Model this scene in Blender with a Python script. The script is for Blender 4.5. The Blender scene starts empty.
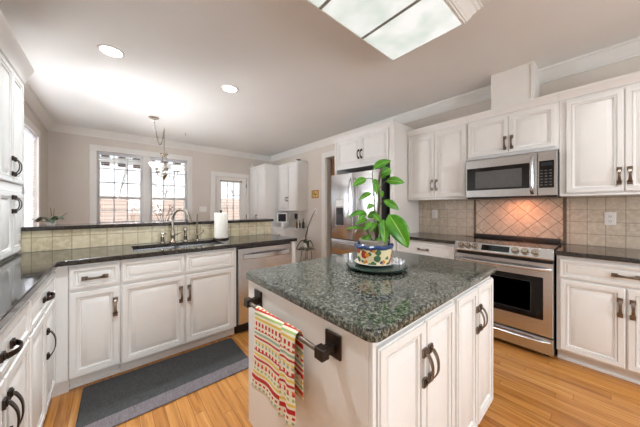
import bpy, bmesh, math, random
from mathutils import Vector, Matrix
random.seed(7)
PI = math.pi
SC = bpy.context.scene
COL = SC.collection

# ------------------------------------------------------------------ camera, world, daylight, exposure
CAM_H, YAW, FPX = 1.263, 0.710, 242.7
cam_d = bpy.data.cameras.new('camera')
cam = bpy.data.objects.new('camera', cam_d)
COL.objects.link(cam)
cam.location = (0, 0, CAM_H)
cam.rotation_euler = (PI / 2, 0, -YAW)
cam_d.sensor_width = 36
cam_d.lens = FPX / 640 * 36
cam_d.shift_y = -5.4 / 640
cam_d.clip_start = 0.02
SC.camera = cam
XLW = -0.80

world = bpy.data.worlds.new('sky')
SC.world = world
world.use_nodes = True
bgn = world.node_tree.nodes['Background']
bgn.inputs[0].default_value = (0.86, 0.93, 1.0, 1)
bgn.inputs[1].default_value = 1.1

def area(name, loc, rot, sx, sy, power, color=(1, 1, 1)):
    d = bpy.data.lights.new(name, 'AREA')
    d.shape = 'RECTANGLE'; d.size = sx; d.size_y = sy; d.energy = power; d.color = color
    o = bpy.data.objects.new(name, d); COL.objects.link(o)
    o.location = loc; o.rotation_euler = rot
    return o
# fill lamp added behind the camera, shining in through an added opening
area('fill_back', (1.3, -2.75, 1.5), (PI / 2, 0, 0), 1.4, 1.1, 26, (0.86, 0.94, 1.0))
# daylight at the left wall window; fill lamp at the added one
area('daylight_side', (XLW - 0.35, 4.82, 1.65), (0, -PI / 2, 0), 1.4, 0.8, 32, (0.95, 0.98, 1.0))
area('fill_nook', (XLW - 0.35, 3.78, 1.65), (0, -PI / 2, 0), 1.4, 0.8, 150, (0.95, 0.98, 1.0))

SC.view_settings.view_transform = 'Standard'
SC.view_settings.look = 'None'
SC.view_settings.gamma = 1
SC.view_settings.use_curve_mapping = False
SC.view_settings.exposure = 1.16

# ------------------------------------------------------------------ materials
def srgb(r, g, b):
    f = lambda c: (c / 255 / 12.92) if c / 255 <= 0.04045 else ((c / 255 + 0.055) / 1.055) ** 2.4
    return (f(r), f(g), f(b), 1)

class NT:
    def __init__(s, name):
        s.m = bpy.data.materials.new(name); s.m.use_nodes = True
        s.t = s.m.node_tree; s.b = s.t.nodes['Principled BSDF']
    def n(s, typ, **kw):
        nd = s.t.nodes.new(typ)
        for k, v in kw.items():
            if k.startswith('i_'):
                nd.inputs[k[2:].replace('_', ' ')].default_value = v
            else: setattr(nd, k, v)
        return nd
    def l(s, a, b): s.t.links.new(a, b)
    def ramp(s, fac, stops, interp='LINEAR'):
        r = s.n('ShaderNodeValToRGB'); r.color_ramp.interpolation = interp
        e = r.color_ramp.elements
        while len(e) < len(stops): e.new(0.5)
        for i, (p, c) in enumerate(stops): e[i].position = p; e[i].color = c
        s.l(fac, r.inputs[0]); return r.outputs[0]
    def mix(s, fac, a, b, mode='MIX'):
        m = s.n('ShaderNodeMix', data_type='RGBA', blend_type=mode)
        for sock, v in ((m.inputs[0], fac), (m.inputs[6], a), (m.inputs[7], b)):
            if hasattr(v, 'is_linked'): s.l(v, sock)
            else: sock.default_value = v
        return m.outputs[2]
    def coord(s, scale=(1, 1, 1), rot=(0, 0, 0), loc=(0, 0, 0), out='Object'):
        tc = s.n('ShaderNodeTexCoord'); mp = s.n('ShaderNodeMapping')
        mp.inputs['Scale'].default_value = scale; mp.inputs['Rotation'].default_value = rot; mp.inputs['Location'].default_value = loc
        s.l(tc.outputs[out], mp.inputs[0]); return mp.outputs[0]
    def noise(s, vec, scale, detail=3, rough=0.5):
        nd = s.n('ShaderNodeTexNoise'); nd.inputs['Scale'].default_value = scale
        nd.inputs['Detail'].default_value = detail; nd.inputs['Roughness'].default_value = rough
        s.l(vec, nd.inputs['Vector']); return nd.outputs[0]
    def bump(s, h, strength=0.2, dist=0.01):
        b = s.n('ShaderNodeBump'); b.inputs['Strength'].default_value = strength; b.inputs['Distance'].default_value = dist
        s.l(h, b.inputs['Height']); s.l(b.outputs[0], s.b.inputs['Normal'])
    def set(s, **kw):
        for k, v in kw.items():
            i = s.b.inputs[k.replace('_', ' ')]
            if hasattr(v, 'is_linked'): s.l(v, i)
            else: i.default_value = v
        return s

def plain(name, col, rough=0.5, metal=0.0, var=0.04, scale=9, **kw):
    t = NT(name)
    n = t.noise(t.coord(), scale, 3)
    lo = tuple(c * (1 - var) for c in col[:3]) + (1,); hi = tuple(min(1, c * (1 + var)) for c in col[:3]) + (1,)
    t.set(Base_Color=t.ramp(n, [(0.3, lo), (0.7, hi)]), Roughness=rough, Metallic=metal, **kw)
    return t.m

M = {}
M['cab'] = plain('painted_white_cabinet', srgb(236, 234, 231), 0.32, var=0.012)
M['trim'] = plain('white_trim_paint', srgb(232, 229, 224), 0.4, var=0.01)
M['wall'] = plain('beige_wall_paint', srgb(216, 207, 197), 0.75, var=0.015, scale=3)
M['ceil'] = plain('ceiling_paint', srgb(236, 234, 231), 0.85, var=0.012, scale=2)
M['bronze'] = plain('aged_pewter', srgb(128, 114, 102), 0.32, 0.9, var=0.15, scale=60)
M['darkbronze'] = plain('dark_bronze', srgb(62, 52, 46), 0.36, 0.8, var=0.15, scale=60)
M['nickel'] = plain('brushed_nickel', srgb(176, 168, 156), 0.25, 1.0, var=0.05, scale=40)
M['chrome'] = plain('polished_chrome', srgb(205, 203, 200), 0.12, 1.0, var=0.02)
M['black'] = plain('black_plastic', srgb(22, 22, 24), 0.35, var=0.1)
M['blackglass'] = plain('black_glass', srgb(9, 9, 11), 0.06, var=0.1)
M['mwglass'] = plain('microwave_window_mesh', srgb(92, 92, 92), 0.25, var=0.1, scale=90)
M['darkgrey'] = plain('dark_grey_metal', srgb(62, 62, 64), 0.45, 0.3)
M['plate'] = plain('white_plastic', srgb(238, 236, 232), 0.35, var=0.01)
M['paper'] = plain('paper_towel', srgb(240, 236, 226), 0.9, var=0.03, scale=50)
M['ceramic'] = plain('white_ceramic', srgb(235, 230, 220), 0.15, var=0.02)
M['blueglaze'] = plain('blue_glaze', srgb(58, 78, 122), 0.15, var=0.25, scale=30)
M['greypot'] = plain('grey_nursery_pot', srgb(168, 160, 148), 0.6, var=0.08)
M['soil'] = plain('potting_soil', srgb(52, 40, 30), 0.95, var=0.4, scale=120)
M['greentray'] = plain('dark_green_marble', srgb(38, 58, 50), 0.08, var=0.5, scale=30)
M['stem'] = plain('plant_stem', srgb(96, 106, 58), 0.6, var=0.2, scale=30)
M['trunk'] = plain('plant_trunk', srgb(82, 74, 48), 0.7, var=0.3, scale=40)
M['bark'] = plain('tree_bark', srgb(158, 144, 134), 0.9, var=0.25, scale=20)
M['wood'] = plain('stained_wood', srgb(188, 124, 66), 0.4, var=0.15, scale=6)
M['darkwood'] = plain('dark_wood', srgb(70, 46, 32), 0.4, var=0.2, scale=12)
M['orchidleaf'] = plain('orchid_leaf', srgb(52, 66, 38), 0.35, var=0.2, scale=20)
M['orchidstem'] = plain('orchid_stem', srgb(96, 86, 66), 0.5, var=0.2, scale=20)
M['grass'] = plain('lawn', srgb(150, 150, 104), 0.95, var=0.3, scale=3)
M['bounce_patio'] = plain('pale_bounce_concrete', srgb(214, 212, 208), 0.9, var=0.05, scale=2)  # kept pale so the added ground bounces light indoors
M['greystrip'] = plain('grey_strip', srgb(150, 150, 146), 0.4, var=0.03)
M['crystal'] = plain('white_crystal', srgb(236, 236, 240), 0.1, var=0.03)
def blind_mat():
    t = NT('white_blind_slat'); t.set(Base_Color=t.ramp(t.noise(t.coord(), 9, 2), [(0.3, srgb(238, 238, 240)), (0.7, srgb(244, 244, 246))]), Roughness=0.5)
    tl = t.n('ShaderNodeBsdfTranslucent'); tl.inputs[0].default_value = srgb(240, 240, 244); mx = t.n('ShaderNodeMixShader'); mx.inputs[0].default_value = 0.4
    t.l(t.b.outputs[0], mx.inputs[1]); t.l(tl.outputs[0], mx.inputs[2]); t.l(mx.outputs[0], t.t.nodes['Material Output'].inputs[0]); return t.m
M['blind'] = blind_mat()
M['greenglass'] = plain('green_bottle_glass', srgb(36, 66, 40), 0.08, var=0.1)
M['amberglass'] = plain('brown_bottle_glass', srgb(104, 66, 44), 0.1, var=0.1)
M['screen'] = plain('screen_glass', srgb(40, 44, 52), 0.1, var=0.2, scale=30)
M['grout'] = plain('rope_tile', srgb(128, 112, 98), 0.6, var=0.2, scale=60)

def glass_mat():
    t = NT('window_glass')
    tr = t.n('ShaderNodeBsdfTransparent'); gl = t.n('ShaderNodeBsdfGlossy'); gl.inputs['Roughness'].default_value = 0.02
    lw = t.n('ShaderNodeFresnel'); lw.inputs[0].default_value = 1.45
    mx = t.n('ShaderNodeMixShader')
    t.l(lw.outputs[0], mx.inputs[0]); t.l(tr.outputs[0], mx.inputs[1]); t.l(gl.outputs[0], mx.inputs[2])
    t.l(mx.outputs[0], t.t.nodes['Material Output'].inputs[0]); return t.m
M['glass'] = glass_mat()

def steel_mat():
    t = NT('brushed_stainless')
    n = t.noise(t.coord((1.5, 1.5, 160)), 4, 4)
    t.set(Base_Color=t.ramp(n, [(0.3, srgb(196, 196, 197)), (0.7, srgb(222, 222, 223))]), Metallic=1.0, Roughness=0.26)
    return t.m
M['steel'] = steel_mat()

def granite(name, base, mid, light, scale=60, lightamt=0.62, rough=0.07):
    t = NT(name); v = t.coord()
    a = t.noise(v, scale, 5, 0.7); b = t.noise(v, scale * 2.2, 6, 0.75); c = t.noise(v, scale * 0.12, 2)
    vo = t.n('ShaderNodeTexVoronoi'); vo.inputs['Scale'].default_value = scale * 2.2; t.l(v, vo.inputs['Vector'])
    col = t.ramp(a, [(0.40, base), (0.52, mid), (0.62, base)])
    sp = t.ramp(b, [(lightamt - 0.08, (0, 0, 0, 1)), (lightamt + 0.10, (1, 1, 1, 1))])
    col = t.mix(sp, col, light)
    ds = t.ramp(vo.outputs['Distance'], [(0.10, (1, 1, 1, 1)), (0.22, (0, 0, 0, 1))])
    col = t.mix(ds, col, tuple(x * 0.5 for x in base[:3]) + (1,))
    t.set(Base_Color=col, Roughness=rough); t.b.inputs['Specular IOR Level'].default_value = 0.5
    return t.m
M['granite'] = granite('grey_green_granite', srgb(16, 18, 17), srgb(64, 68, 60), srgb(150, 152, 140), 42, 0.54)
M['darkgranite'] = granite('dark_brown_granite', srgb(26, 24, 24), srgb(62, 56, 52), srgb(120, 110, 102), 65, 0.62)

def floor_mat():
    t = NT('oak_strip_floor')
    v0 = t.coord((1, 1, 1), (0, 0, PI / 2)); W = 0.064
    sx = t.n('ShaderNodeSeparateXYZ'); t.l(v0, sx.inputs[0])
    dv = t.n('ShaderNodeMath', operation='DIVIDE'); dv.inputs[1].default_value = W; t.l(sx.outputs['Y'], dv.inputs[0])
    fl = t.n('ShaderNodeMath', operation='FLOOR'); t.l(dv.outputs[0], fl.inputs[0])
    wn = t.n('ShaderNodeTexWhiteNoise', noise_dimensions='1D'); t.l(fl.outputs[0], wn.inputs['W'])
    ad = t.n('ShaderNodeMath', operation='MULTIPLY_ADD'); ad.inputs[1].default_value = 3.7; t.l(wn.outputs['Value'], ad.inputs[0]); t.l(sx.outputs['X'], ad.inputs[2])
    cx = t.n('ShaderNodeCombineXYZ'); t.l(ad.outputs[0], cx.inputs[0]); t.l(sx.outputs['Y'], cx.inputs[1]); v = cx.outputs[0]
    br = t.n('ShaderNodeTexBrick'); br.offset = 0
    br.inputs['Scale'].default_value = 1; br.inputs['Brick Width'].default_value = 0.9; br.inputs['Row Height'].default_value = W
    br.inputs['Mortar Size'].default_value = 0.0011; br.inputs['Mortar Smooth'].default_value = 0.2; br.inputs['Bias'].default_value = 0
    br.inputs['Color1'].default_value = (0, 0, 0, 1); br.inputs['Color2'].default_value = (1, 1, 1, 1); br.inputs['Mortar'].default_value = (0.5, 0.5, 0.5, 1)
    t.l(v, br.inputs['Vector'])
    board = t.ramp(br.outputs['Color'], [(0, srgb(150, 92, 42)), (0.3, srgb(188, 124, 60)), (0.7, srgb(212, 150, 80)), (1, srgb(170, 106, 50))])
    # per-board shift of the grain
    sep = t.n('ShaderNodeVectorMath', operation='MULTIPLY_ADD')
    t.l(br.outputs['Color'], sep.inputs[0]); sep.inputs[1].default_value = (3, 7, 5); t.l(v, sep.inputs[2])
    mp = t.n('ShaderNodeMapping'); mp.inputs['Scale'].default_value = (1.1, 16, 1); t.l(sep.outputs[0], mp.inputs[0])
    g = t.noise(mp.outputs[0], 2.2, 6, 0.62)
    grain = t.ramp(g, [(0.36, srgb(122, 70, 32)), (0.47, srgb(186, 124, 62)), (0.58, srgb(202, 140, 74)), (0.72, srgb(234, 186, 118))])
    col = t.mix(0.5, board, grain)
    kn = t.noise(t.coord((1, 1, 1)), 1.3, 2)
    col = t.mix(t.ramp(kn, [(0.35, (0.0, 0, 0, 1)), (0.75, (0.35, 0.35, 0.35, 1))]), col, srgb(196, 132, 66))
    col = t.mix(br.outputs['Fac'], col, srgb(120, 74, 38))
    t.set(Base_Color=col, Roughness=0.24)
    t.bump(br.outputs['Fac'], -0.25, 0.002)
    return t.m
M['floor'] = floor_mat()

def tile_mat(name, axes, size, rot, off, c1, c2, grout, vein):
    """ceramic wall tile in the plane spanned by two object axes"""
    t = NT(name); tc = t.n('ShaderNodeTexCoord'); sp = t.n('ShaderNodeSeparateXYZ'); t.l(tc.outputs['Object'], sp.inputs[0])
    cb = t.n('ShaderNodeCombineXYZ')
    t.l(sp.outputs[axes[0]], cb.inputs[0]); t.l(sp.outputs[axes[1]], cb.inputs[1])
    mp = t.n('ShaderNodeMapping'); mp.inputs['Rotation'].default_value = (0, 0, rot); mp.inputs['Location'].default_value = (off[0], off[1], 0)
    t.l(cb.outputs[0], mp.inputs[0])
    br = t.n('ShaderNodeTexBrick'); br.offset = 0; br.inputs['Scale'].default_value = 1
    br.inputs['Brick Width'].default_value = size; br.inputs['Row Height'].default_value = size
    br.inputs['Mortar Size'].default_value = 0.0028; br.inputs['Mortar Smooth'].default_value = 0.3
    br.inputs['Color1'].default_value = c1; br.inputs['Color2'].default_value = c2; br.inputs['Mortar'].default_value = grout
    t.l(mp.outputs[0], br.inputs['Vector'])
    n = t.noise(tc.outputs['Object'], 26, 6, 0.7); n2 = t.noise(tc.outputs['Object'], 7, 3)
    col = t.mix(t.ramp(n, [(0.45, (0, 0, 0, 1)), (0.6, (0.85, 0.85, 0.85, 1))]), br.outputs['Color'], vein)
    col = t.mix(t.ramp(n2, [(0.4, (0, 0, 0, 1)), (0.7, (0.35, 0.35, 0.35, 1))]), col, c2)
    col = t.mix(br.outputs['Fac'], col, grout)
    t.set(Base_Color=col, Roughness=0.33); t.bump(br.outputs['Fac'], -0.5, 0.003)
    return t.m
M['tile'] = tile_mat('beige_square_tile', ('Y', 'Z'), 0.113, 0, (0.02, -0.908), srgb(206, 192, 172), srgb(192, 176, 156), srgb(158, 142, 124), srgb(222, 210, 192))
M['tilediag'] = tile_mat('beige_diagonal_tile', ('Y', 'Z'), 0.113, PI / 4, (0.03, 0.02), srgb(208, 190, 170), srgb(196, 176, 156), srgb(128, 108, 92), srgb(222, 208, 190))
M['tilebar'] = tile_mat('cream_square_tile', ('X', 'Z'), 0.113, 0, (0.03, -0.914), srgb(226, 212, 178), srgb(206, 190, 154), srgb(168, 150, 120), srgb(236, 226, 198))

def rug_mat():
    t = NT('woven_rug'); v = t.coord()
    wx = t.n('ShaderNodeTexWave', wave_type='BANDS', bands_direction='X'); wx.inputs['Scale'].default_value = 60; wx.inputs['Distortion'].default_value = 1.5; t.l(v, wx.inputs['Vector'])
    n1 = t.noise(t.coord((1, 14, 1)), 22, 4, 0.7); n2 = t.noise(t.coord((14, 1, 1)), 22, 4, 0.7)
    w = t.mix(0.5, n1, n2)
    sp = t.n('ShaderNodeSeparateXYZ'); t.l(v, sp.inputs[0])
    dark = t.ramp(w, [(0.36, srgb(36, 37, 38)), (0.62, srgb(80, 79, 78))])
    lite = t.ramp(w, [(0.36, srgb(82, 75, 78)), (0.62, srgb(138, 128, 130))])
    f = t.n('ShaderNodeMath', operation='LESS_THAN'); f.inputs[1].default_value = -0.155; t.l(sp.outputs['Y'], f.inputs[0])
    t.set(Base_Color=t.mix(f.outputs[0], dark, lite), Roughness=0.9); t.bump(w, 0.4, 0.003)
    return t.m
M['rug'] = rug_mat()

def towel_mat():
    t = NT('striped_kitchen_towel'); tc = t.n('ShaderNodeTexCoord'); sp = t.n('ShaderNodeSeparateXYZ'); t.l(tc.outputs['UV'], sp.inputs[0])
    cream = srgb(240, 232, 208); red = srgb(196, 40, 44); yel = srgb(232, 200, 84); grn = srgb(168, 188, 120); org = srgb(224, 116, 62); teal = srgb(150, 178, 160)
    seq = [cream, teal, cream, red, cream, red, red, cream, yel, cream, grn, cream, red, org, cream, red, cream, yel, cream, red, red, cream, teal, yel, cream, red]
    st = [(i / len(seq), c) for i, c in enumerate(seq)]
    md = t.n('ShaderNodeMath', operation='FRACT'); mu = t.n('ShaderNodeMath', operation='MULTIPLY'); mu.inputs[1].default_value = 2.3
    t.l(sp.outputs['Y'], mu.inputs[0]); t.l(mu.outputs[0], md.inputs[0])
    stripe = t.ramp(md.outputs[0], st, 'CONSTANT')
    # dotted rows: every other group of stripes broken into dashes
    sn = t.n('ShaderNodeMath', operation='SINE'); m2 = t.n('ShaderNodeMath', operation='MULTIPLY'); m2.inputs[1].default_value = 62
    t.l(sp.outputs['X'], m2.inputs[0]); t.l(m2.outputs[0], sn.inputs[0])
    gt = t.n('ShaderNodeMath', operation='GREATER_THAN'); gt.inputs[1].default_value = 0.1; t.l(sn.outputs[0], gt.inputs[0])
    m3 = t.n('ShaderNodeMath', operation='MULTIPLY'); m3.inputs[1].default_value = 13 * 2.3; t.l(sp.outputs['Y'], m3.inputs[0])
    s3 = t.n('ShaderNodeMath', operation='SINE'); m4 = t.n('ShaderNodeMath', operation='MULTIPLY'); m4.inputs[1].default_value = 1.3; t.l(m3.outputs[0], m4.inputs[0]); t.l(m4.outputs[0], s3.inputs[0])
    g3 = t.n('ShaderNodeMath', operation='GREATER_THAN'); g3.inputs[1].default_value = 0.25; t.l(s3.outputs[0], g3.inputs[0])
    both = t.n('ShaderNodeMath', operation='MULTIPLY'); t.l(gt.outputs[0], both.inputs[0]); t.l(g3.outputs[0], both.inputs[1])
    col = t.mix(both.outputs[0], stripe, cream)
    t.set(Base_Color=col, Roughness=0.9); t.bump(t.noise(tc.outputs['UV'], 220, 2), 0.25, 0.002)
    return t.m
M['towel'] = towel_mat()

def leaf_mat():
    t = NT('bright_green_leaf'); tc = t.n('ShaderNodeTexCoord'); sp = t.n('ShaderNodeSeparateXYZ'); t.l(tc.outputs['UV'], sp.inputs[0])
    ab = t.n('ShaderNodeMath', operation='ABSOLUTE'); t.l(sp.outputs['X'], ab.inputs[0])
    n = t.noise(t.coord(), 14, 3)
    col = t.ramp(n, [(0.3, srgb(44, 112, 14)), (0.7, srgb(96, 164, 34))])
    col = t.mix(t.ramp(ab.outputs[0], [(0.03, (0.7, 0.7, 0.7, 1)), (0.09, (0, 0, 0, 1))]), col, srgb(176, 214, 108))
    t.set(Base_Color=col, Roughness=0.3, Subsurface_Weight=0.0)
    return t.m
M['leaf'] = leaf_mat()

def floral_mat():
    t = NT('floral_glazed_pot'); v = t.coord()
    col = srgb(232, 220, 178)
    for sc, th, c, off in ((20, 0.40, srgb(78, 112, 78), (0.4, 0, 0)), (17, 0.36, srgb(176, 62, 42), (2.3, 1.1, 0.2)), (20, 0.30, srgb(214, 142, 52), (5.1, 3.3, 1.7)), (22, 0.25, srgb(66, 88, 130), (7.7, 2.0, 4.1))):
        vo = t.n('ShaderNodeTexVoronoi'); vo.inputs['Scale'].default_value = sc
        t.l(t.coord((1, 1, 1), (0, 0, 0), off), vo.inputs['Vector'])
        wob = t.n('ShaderNodeMath', operation='ADD'); t.l(vo.outputs['Distance'], wob.inputs[0])
        nm = t.n('ShaderNodeMath', operation='MULTIPLY'); nm.inputs[1].default_value = 0.18; t.l(t.noise(v, 70, 2), nm.inputs[0]); t.l(nm.outputs[0], wob.inputs[1])
        col = t.mix(t.ramp(wob.outputs[0], [(th + 0.06, (1, 1, 1, 1)), (th + 0.10, (0, 0, 0, 1))]), col, c)
    t.set(Base_Color=col, Roughness=0.18)
    return t.m
M['floral'] = floral_mat()

def fence_mat():
    t = NT('weathered_fence_boards'); br = t.n('ShaderNodeTexBrick'); br.offset = 0.5
    v = t.coord((1, 1, 1), (PI / 2, 0, 0)); t.l(v, br.inputs['Vector'])
    br.inputs['Scale'].default_value = 1; br.inputs['Brick Width'].default_value = 1.8; br.inputs['Row Height'].default_value = 0.14; br.inputs['Mortar Size'].default_value = 0.012
    br.inputs['Color1'].default_value = srgb(226, 202, 188); br.inputs['Color2'].default_value = srgb(216, 190, 174); br.inputs['Mortar'].default_value = srgb(170, 132, 114)
    t.set(Base_Color=br.outputs['Color'], Roughness=0.9); return t.m
M['fence'] = fence_mat()

def emit(name, col, s):
    t = NT(name); t.set(Base_Color=col, Emission_Color=col, Emission_Strength=s, Roughness=0.5); return t.m
def panel_mat():
    t = NT('fluorescent_diffuser'); v = t.coord((1, 1, 1))
    n = t.noise(v, 4.5, 2)
    t.set(Base_Color=srgb(150, 155, 152), Roughness=0.4, Emission_Color=t.ramp(n, [(0.38, (0.70, 0.79, 0.73, 1)), (0.62, (1, 1, 0.98, 1))]), Emission_Strength=0.37)
    return t.m
M['panel'] = panel_mat()
M['lens'] = emit('recessed_lamp_lens', (1, 0.97, 0.92, 1), 9)
M['display'] = plain('dim_display', srgb(40, 46, 52), 0.2)
M['shade'] = emit('frosted_glass_shade', (1, 0.96, 0.9, 1), 0.42)

def art_mat():
    t = NT('small_painting'); v = t.coord()
    n = t.noise(v, 16, 3)
    t.set(Base_Color=t.ramp(n, [(0.3, srgb(70, 84, 52)), (0.45, srgb(190, 150, 60)), (0.55, srgb(222, 206, 120)), (0.7, srgb(120, 150, 120))]), Roughness=0.5); return t.m
M['art'] = art_mat()

# ------------------------------------------------------------------ mesh helpers
class MB:
    def __init__(s, mtx=None): s.v = []; s.f = []; s.uv = {}; s.m = mtx or Matrix()
    def pts(s, ps):
        b = len(s.v)
        for p in ps: s.v.append(tuple(s.m @ Vector(p)))
        return b
    def box(s, a, b):
        x0, y0, z0 = (min(p, q) for p, q in zip(a, b)); x1, y1, z1 = (max(p, q) for p, q in zip(a, b))
        i = s.pts([(x0, y0, z0), (x1, y0, z0), (x1, y1, z0), (x0, y1, z0), (x0, y0, z1), (x1, y0, z1), (x1, y1, z1), (x0, y1, z1)])
        for f in ((0, 3, 2, 1), (4, 5, 6, 7), (0, 1, 5, 4), (1, 2, 6, 5), (2, 3, 7, 6), (3, 0, 4, 7)): s.f.append(tuple(i + k for k in f))
        return s
    def loft(s, rings, closed=True, cap0=True, cap1=True):
        n = len(rings[0]); ids = [s.pts(r) for r in rings]
        for a, b in zip(ids, ids[1:]):
            for k in range(n if closed else n - 1):
                k2 = (k + 1) % n
                s.f.append((a + k, a + k2, b + k2, b + k))
        if cap0: s.f.append(tuple(ids[0] + k for k in reversed(range(n))))
        if cap1: s.f.append(tuple(ids[-1] + k for k in range(n)))
        return s
    def lathe(s, prof, c=(0, 0, 0), n=28, sx=1, sy=1):
        """prof: list of (radius, z); axis z through c"""
        rings = [[(c[0] + max(r, 1e-5) * sx * math.cos(2 * PI * k / n), c[1] + max(r, 1e-5) * sy * math.sin(2 * PI * k / n), c[2] + z) for k in range(n)] for r, z in prof]
        return s.loft(rings)
    def tube(s, path, r, n=10, caps=True):
        path = [Vector(p) for p in path]; rr = r if isinstance(r, (list, tuple)) else [r] * len(path)
        rings = []; up = None
        for i, p in enumerate(path):
            d = (path[min(i + 1, len(path) - 1)] - path[max(i - 1, 0)]).normalized()
            if up is None: up = Vector((0, 0, 1)) if abs(d.z) < 0.9 else Vector((1, 0, 0))
            a = d.cross(up)
            if a.length < 1e-4: a = d.cross(Vector((0.3, 1, 0.2)))
            a.normalize(); b = a.cross(d).normalized(); up = b
            rings.append([tuple(p + a * rr[i] * math.cos(2 * PI * k / n) + b * rr[i] * math.sin(2 * PI * k / n)) for k in range(n)])
        return s.loft(rings, True, caps, caps)
    def prism(s, poly, a, b, axis):
        """extrude 2-D poly along axis 'x','y' or 'z' between a and b"""
        def P(p, t): return {'x': (t, p[0], p[1]), 'y': (p[0], t, p[1]), 'z': (p[0], p[1], t)}[axis]
        return s.loft([[P(p, a) for p in poly], [P(p, b) for p in poly]])
    def cells(s, us, vs, keep, t0, t1, axis):
        """slab made of grid cells (us x vs) where keep(i,j), between t0 and t1 along axis ('z','x','y')"""
        P = {'z': lambda u, v, t: (u, v, t), 'x': lambda u, v, t: (t, u, v), 'y': lambda u, v, t: (u, t, v)}[axis]
        idx = {}
        def V(i, j, k):
            if (i, j, k) not in idx: idx[(i, j, k)] = s.pts([P(us[i], vs[j], (t0, t1)[k])])
            return idx[(i, j, k)]
        K = lambda i, j: 0 <= i < len(us) - 1 and 0 <= j < len(vs) - 1 and keep(i, j)
        for i in range(len(us) - 1):
            for j in range(len(vs) - 1):
                if not K(i, j): continue
                for k in (0, 1): s.f.append((V(i, j, k), V(i + 1, j, k), V(i + 1, j + 1, k), V(i, j + 1, k)))
                for di, dj, a, b in ((-1, 0, (0, 0), (0, 1)), (1, 0, (1, 0), (1, 1)), (0, -1, (0, 0), (1, 0)), (0, 1, (0, 1), (1, 1))):
                    if not K(i + di, j + dj):
                        s.f.append((V(i + a[0], j + a[1], 0), V(i + b[0], j + b[1], 0), V(i + b[0], j + b[1], 1), V(i + a[0], j + a[1], 1)))
        return s
    def build(s, name, mat, org=(0, 0, 0), bevel=0, sharp=35, seg=2):
        me = bpy.data.meshes.new(name)
        o3 = Vector(org)
        me.from_pydata([tuple(Vector(v) - o3) for v in s.v], [], s.f)
        if s.uv:
            lay = me.uv_layers.new(name='UVMap')
            for lp in me.loops: lay.data[lp.index].uv = s.uv.get(lp.vertex_index, (0, 0))
        bm = bmesh.new(); bm.from_mesh(me); bmesh.ops.recalc_face_normals(bm, faces=bm.faces); bm.to_mesh(me); bm.free()
        me.polygons.foreach_set('use_smooth', [True] * len(me.polygons))
        me.set_sharp_from_angle(angle=math.radians(sharp))
        me.materials.append(mat)
        o = bpy.data.objects.new(name, me); COL.objects.link(o)
        if bevel:
            b = o.modifiers.new('bevel', 'BEVEL'); b.width = bevel; b.segments = seg; b.limit_method = 'ANGLE'; b.angle_limit = math.radians(40)
        return o

class Thing:
    def __init__(s, name, label, cat, loc, group=None):
        s.o = bpy.data.objects.new(name, None); COL.objects.link(s.o); s.o.empty_display_size = 0.1
        s.loc = Vector(loc); s.o.location = s.loc
        s.o['label'] = label; s.o['category'] = cat
        if group: s.o['group'] = group
    def part(s, name, mb, mat, parent=None, bevel=0, sharp=35, label=None, seg=2):
        o = mb.build(name, mat, s.loc, bevel, sharp, seg); o.parent = parent or s.o
        if label: o['label'] = label
        return o
def single(name, mb, mat, label, cat, loc, group=None, bevel=0, sharp=35, seg=2):
    o = mb.build(name, mat, loc, bevel, sharp, seg); o.location = loc; o['label'] = label; o['category'] = cat
    if group: o['group'] = group
    return o
def struct(name, mb, mat, bevel=0, parent=None):
    o = mb.build(name, mat, (0, 0, 0), bevel)
    if parent: o.parent = parent
    else: o['kind'] = 'structure'
    return o
def copy_tree(o, parent=None):
    c = o.copy(); COL.objects.link(c)
    if parent: c.parent = parent
    for ch in list(o.children): copy_tree(ch, c)
    return c
def frame(o, U, N):
    """local (u, z, n) -> world"""
    U = Vector(U); N = Vector(N); V = Vector((0, 0, 1))
    m = Matrix((U, V, N)).transposed().to_4x4(); m.translation = Vector(o); return m
def rot_mb(c, rz): return Matrix.Translation(Vector(c)) @ Matrix.Rotation(rz, 4, 'Z')

def rect_rings(mb, u0, v0, u1, v1, prof):
    """nested rectangles: prof = list of (inset, n)"""
    mb.loft([[(u0 + i, v0 + i, n), (u1 - i, v0 + i, n), (u1 - i, v1 - i, n), (u0 + i, v1 - i, n)] for i, n in prof])
    return mb
def door_mb(F, u0, v0, u1, v1, rail=0.055):
    w = min(u1 - u0, v1 - v0); r = min(rail, w * 0.24); k = min(1, w / 0.22)
    return rect_rings(MB(F), u0, v0, u1, v1, [(0, -0.02), (0, -0.006), (0.004, -0.005), (0.006, 0), (r * 0.62, 0), (r * 0.62 + 0.0008, -0.009), (r * 0.62 + 0.0045, -0.009), (r * 0.62 + 0.005, -0.003), (r * 0.88, -0.006), (r * 0.93, -0.015), (r + 0.004 * k, -0.0155), (r + 0.006 * k, -0.012), (r + 0.032 * k, -0.0008), (r + 0.035 * k, 0)])
def drawer_mb(F, u0, v0, u1, v1):
    h = v1 - v0; r = min(0.034, h * 0.24)
    return rect_rings(MB(F), u0, v0, u1, v1, [(0, -0.02), (0, -0.007), (0.004, -0.006), (0.006, 0), (r * 0.7, 0), (r * 0.73, -0.012), (r * 0.73 + 0.004, -0.012), (r * 0.73 + 0.006, -0.007), (r + 0.006, -0.009), (r + 0.007, -0.012), (r + 0.011, -0.012), (r + 0.013, -0.004), (r + 0.018, -0.003)])
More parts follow.
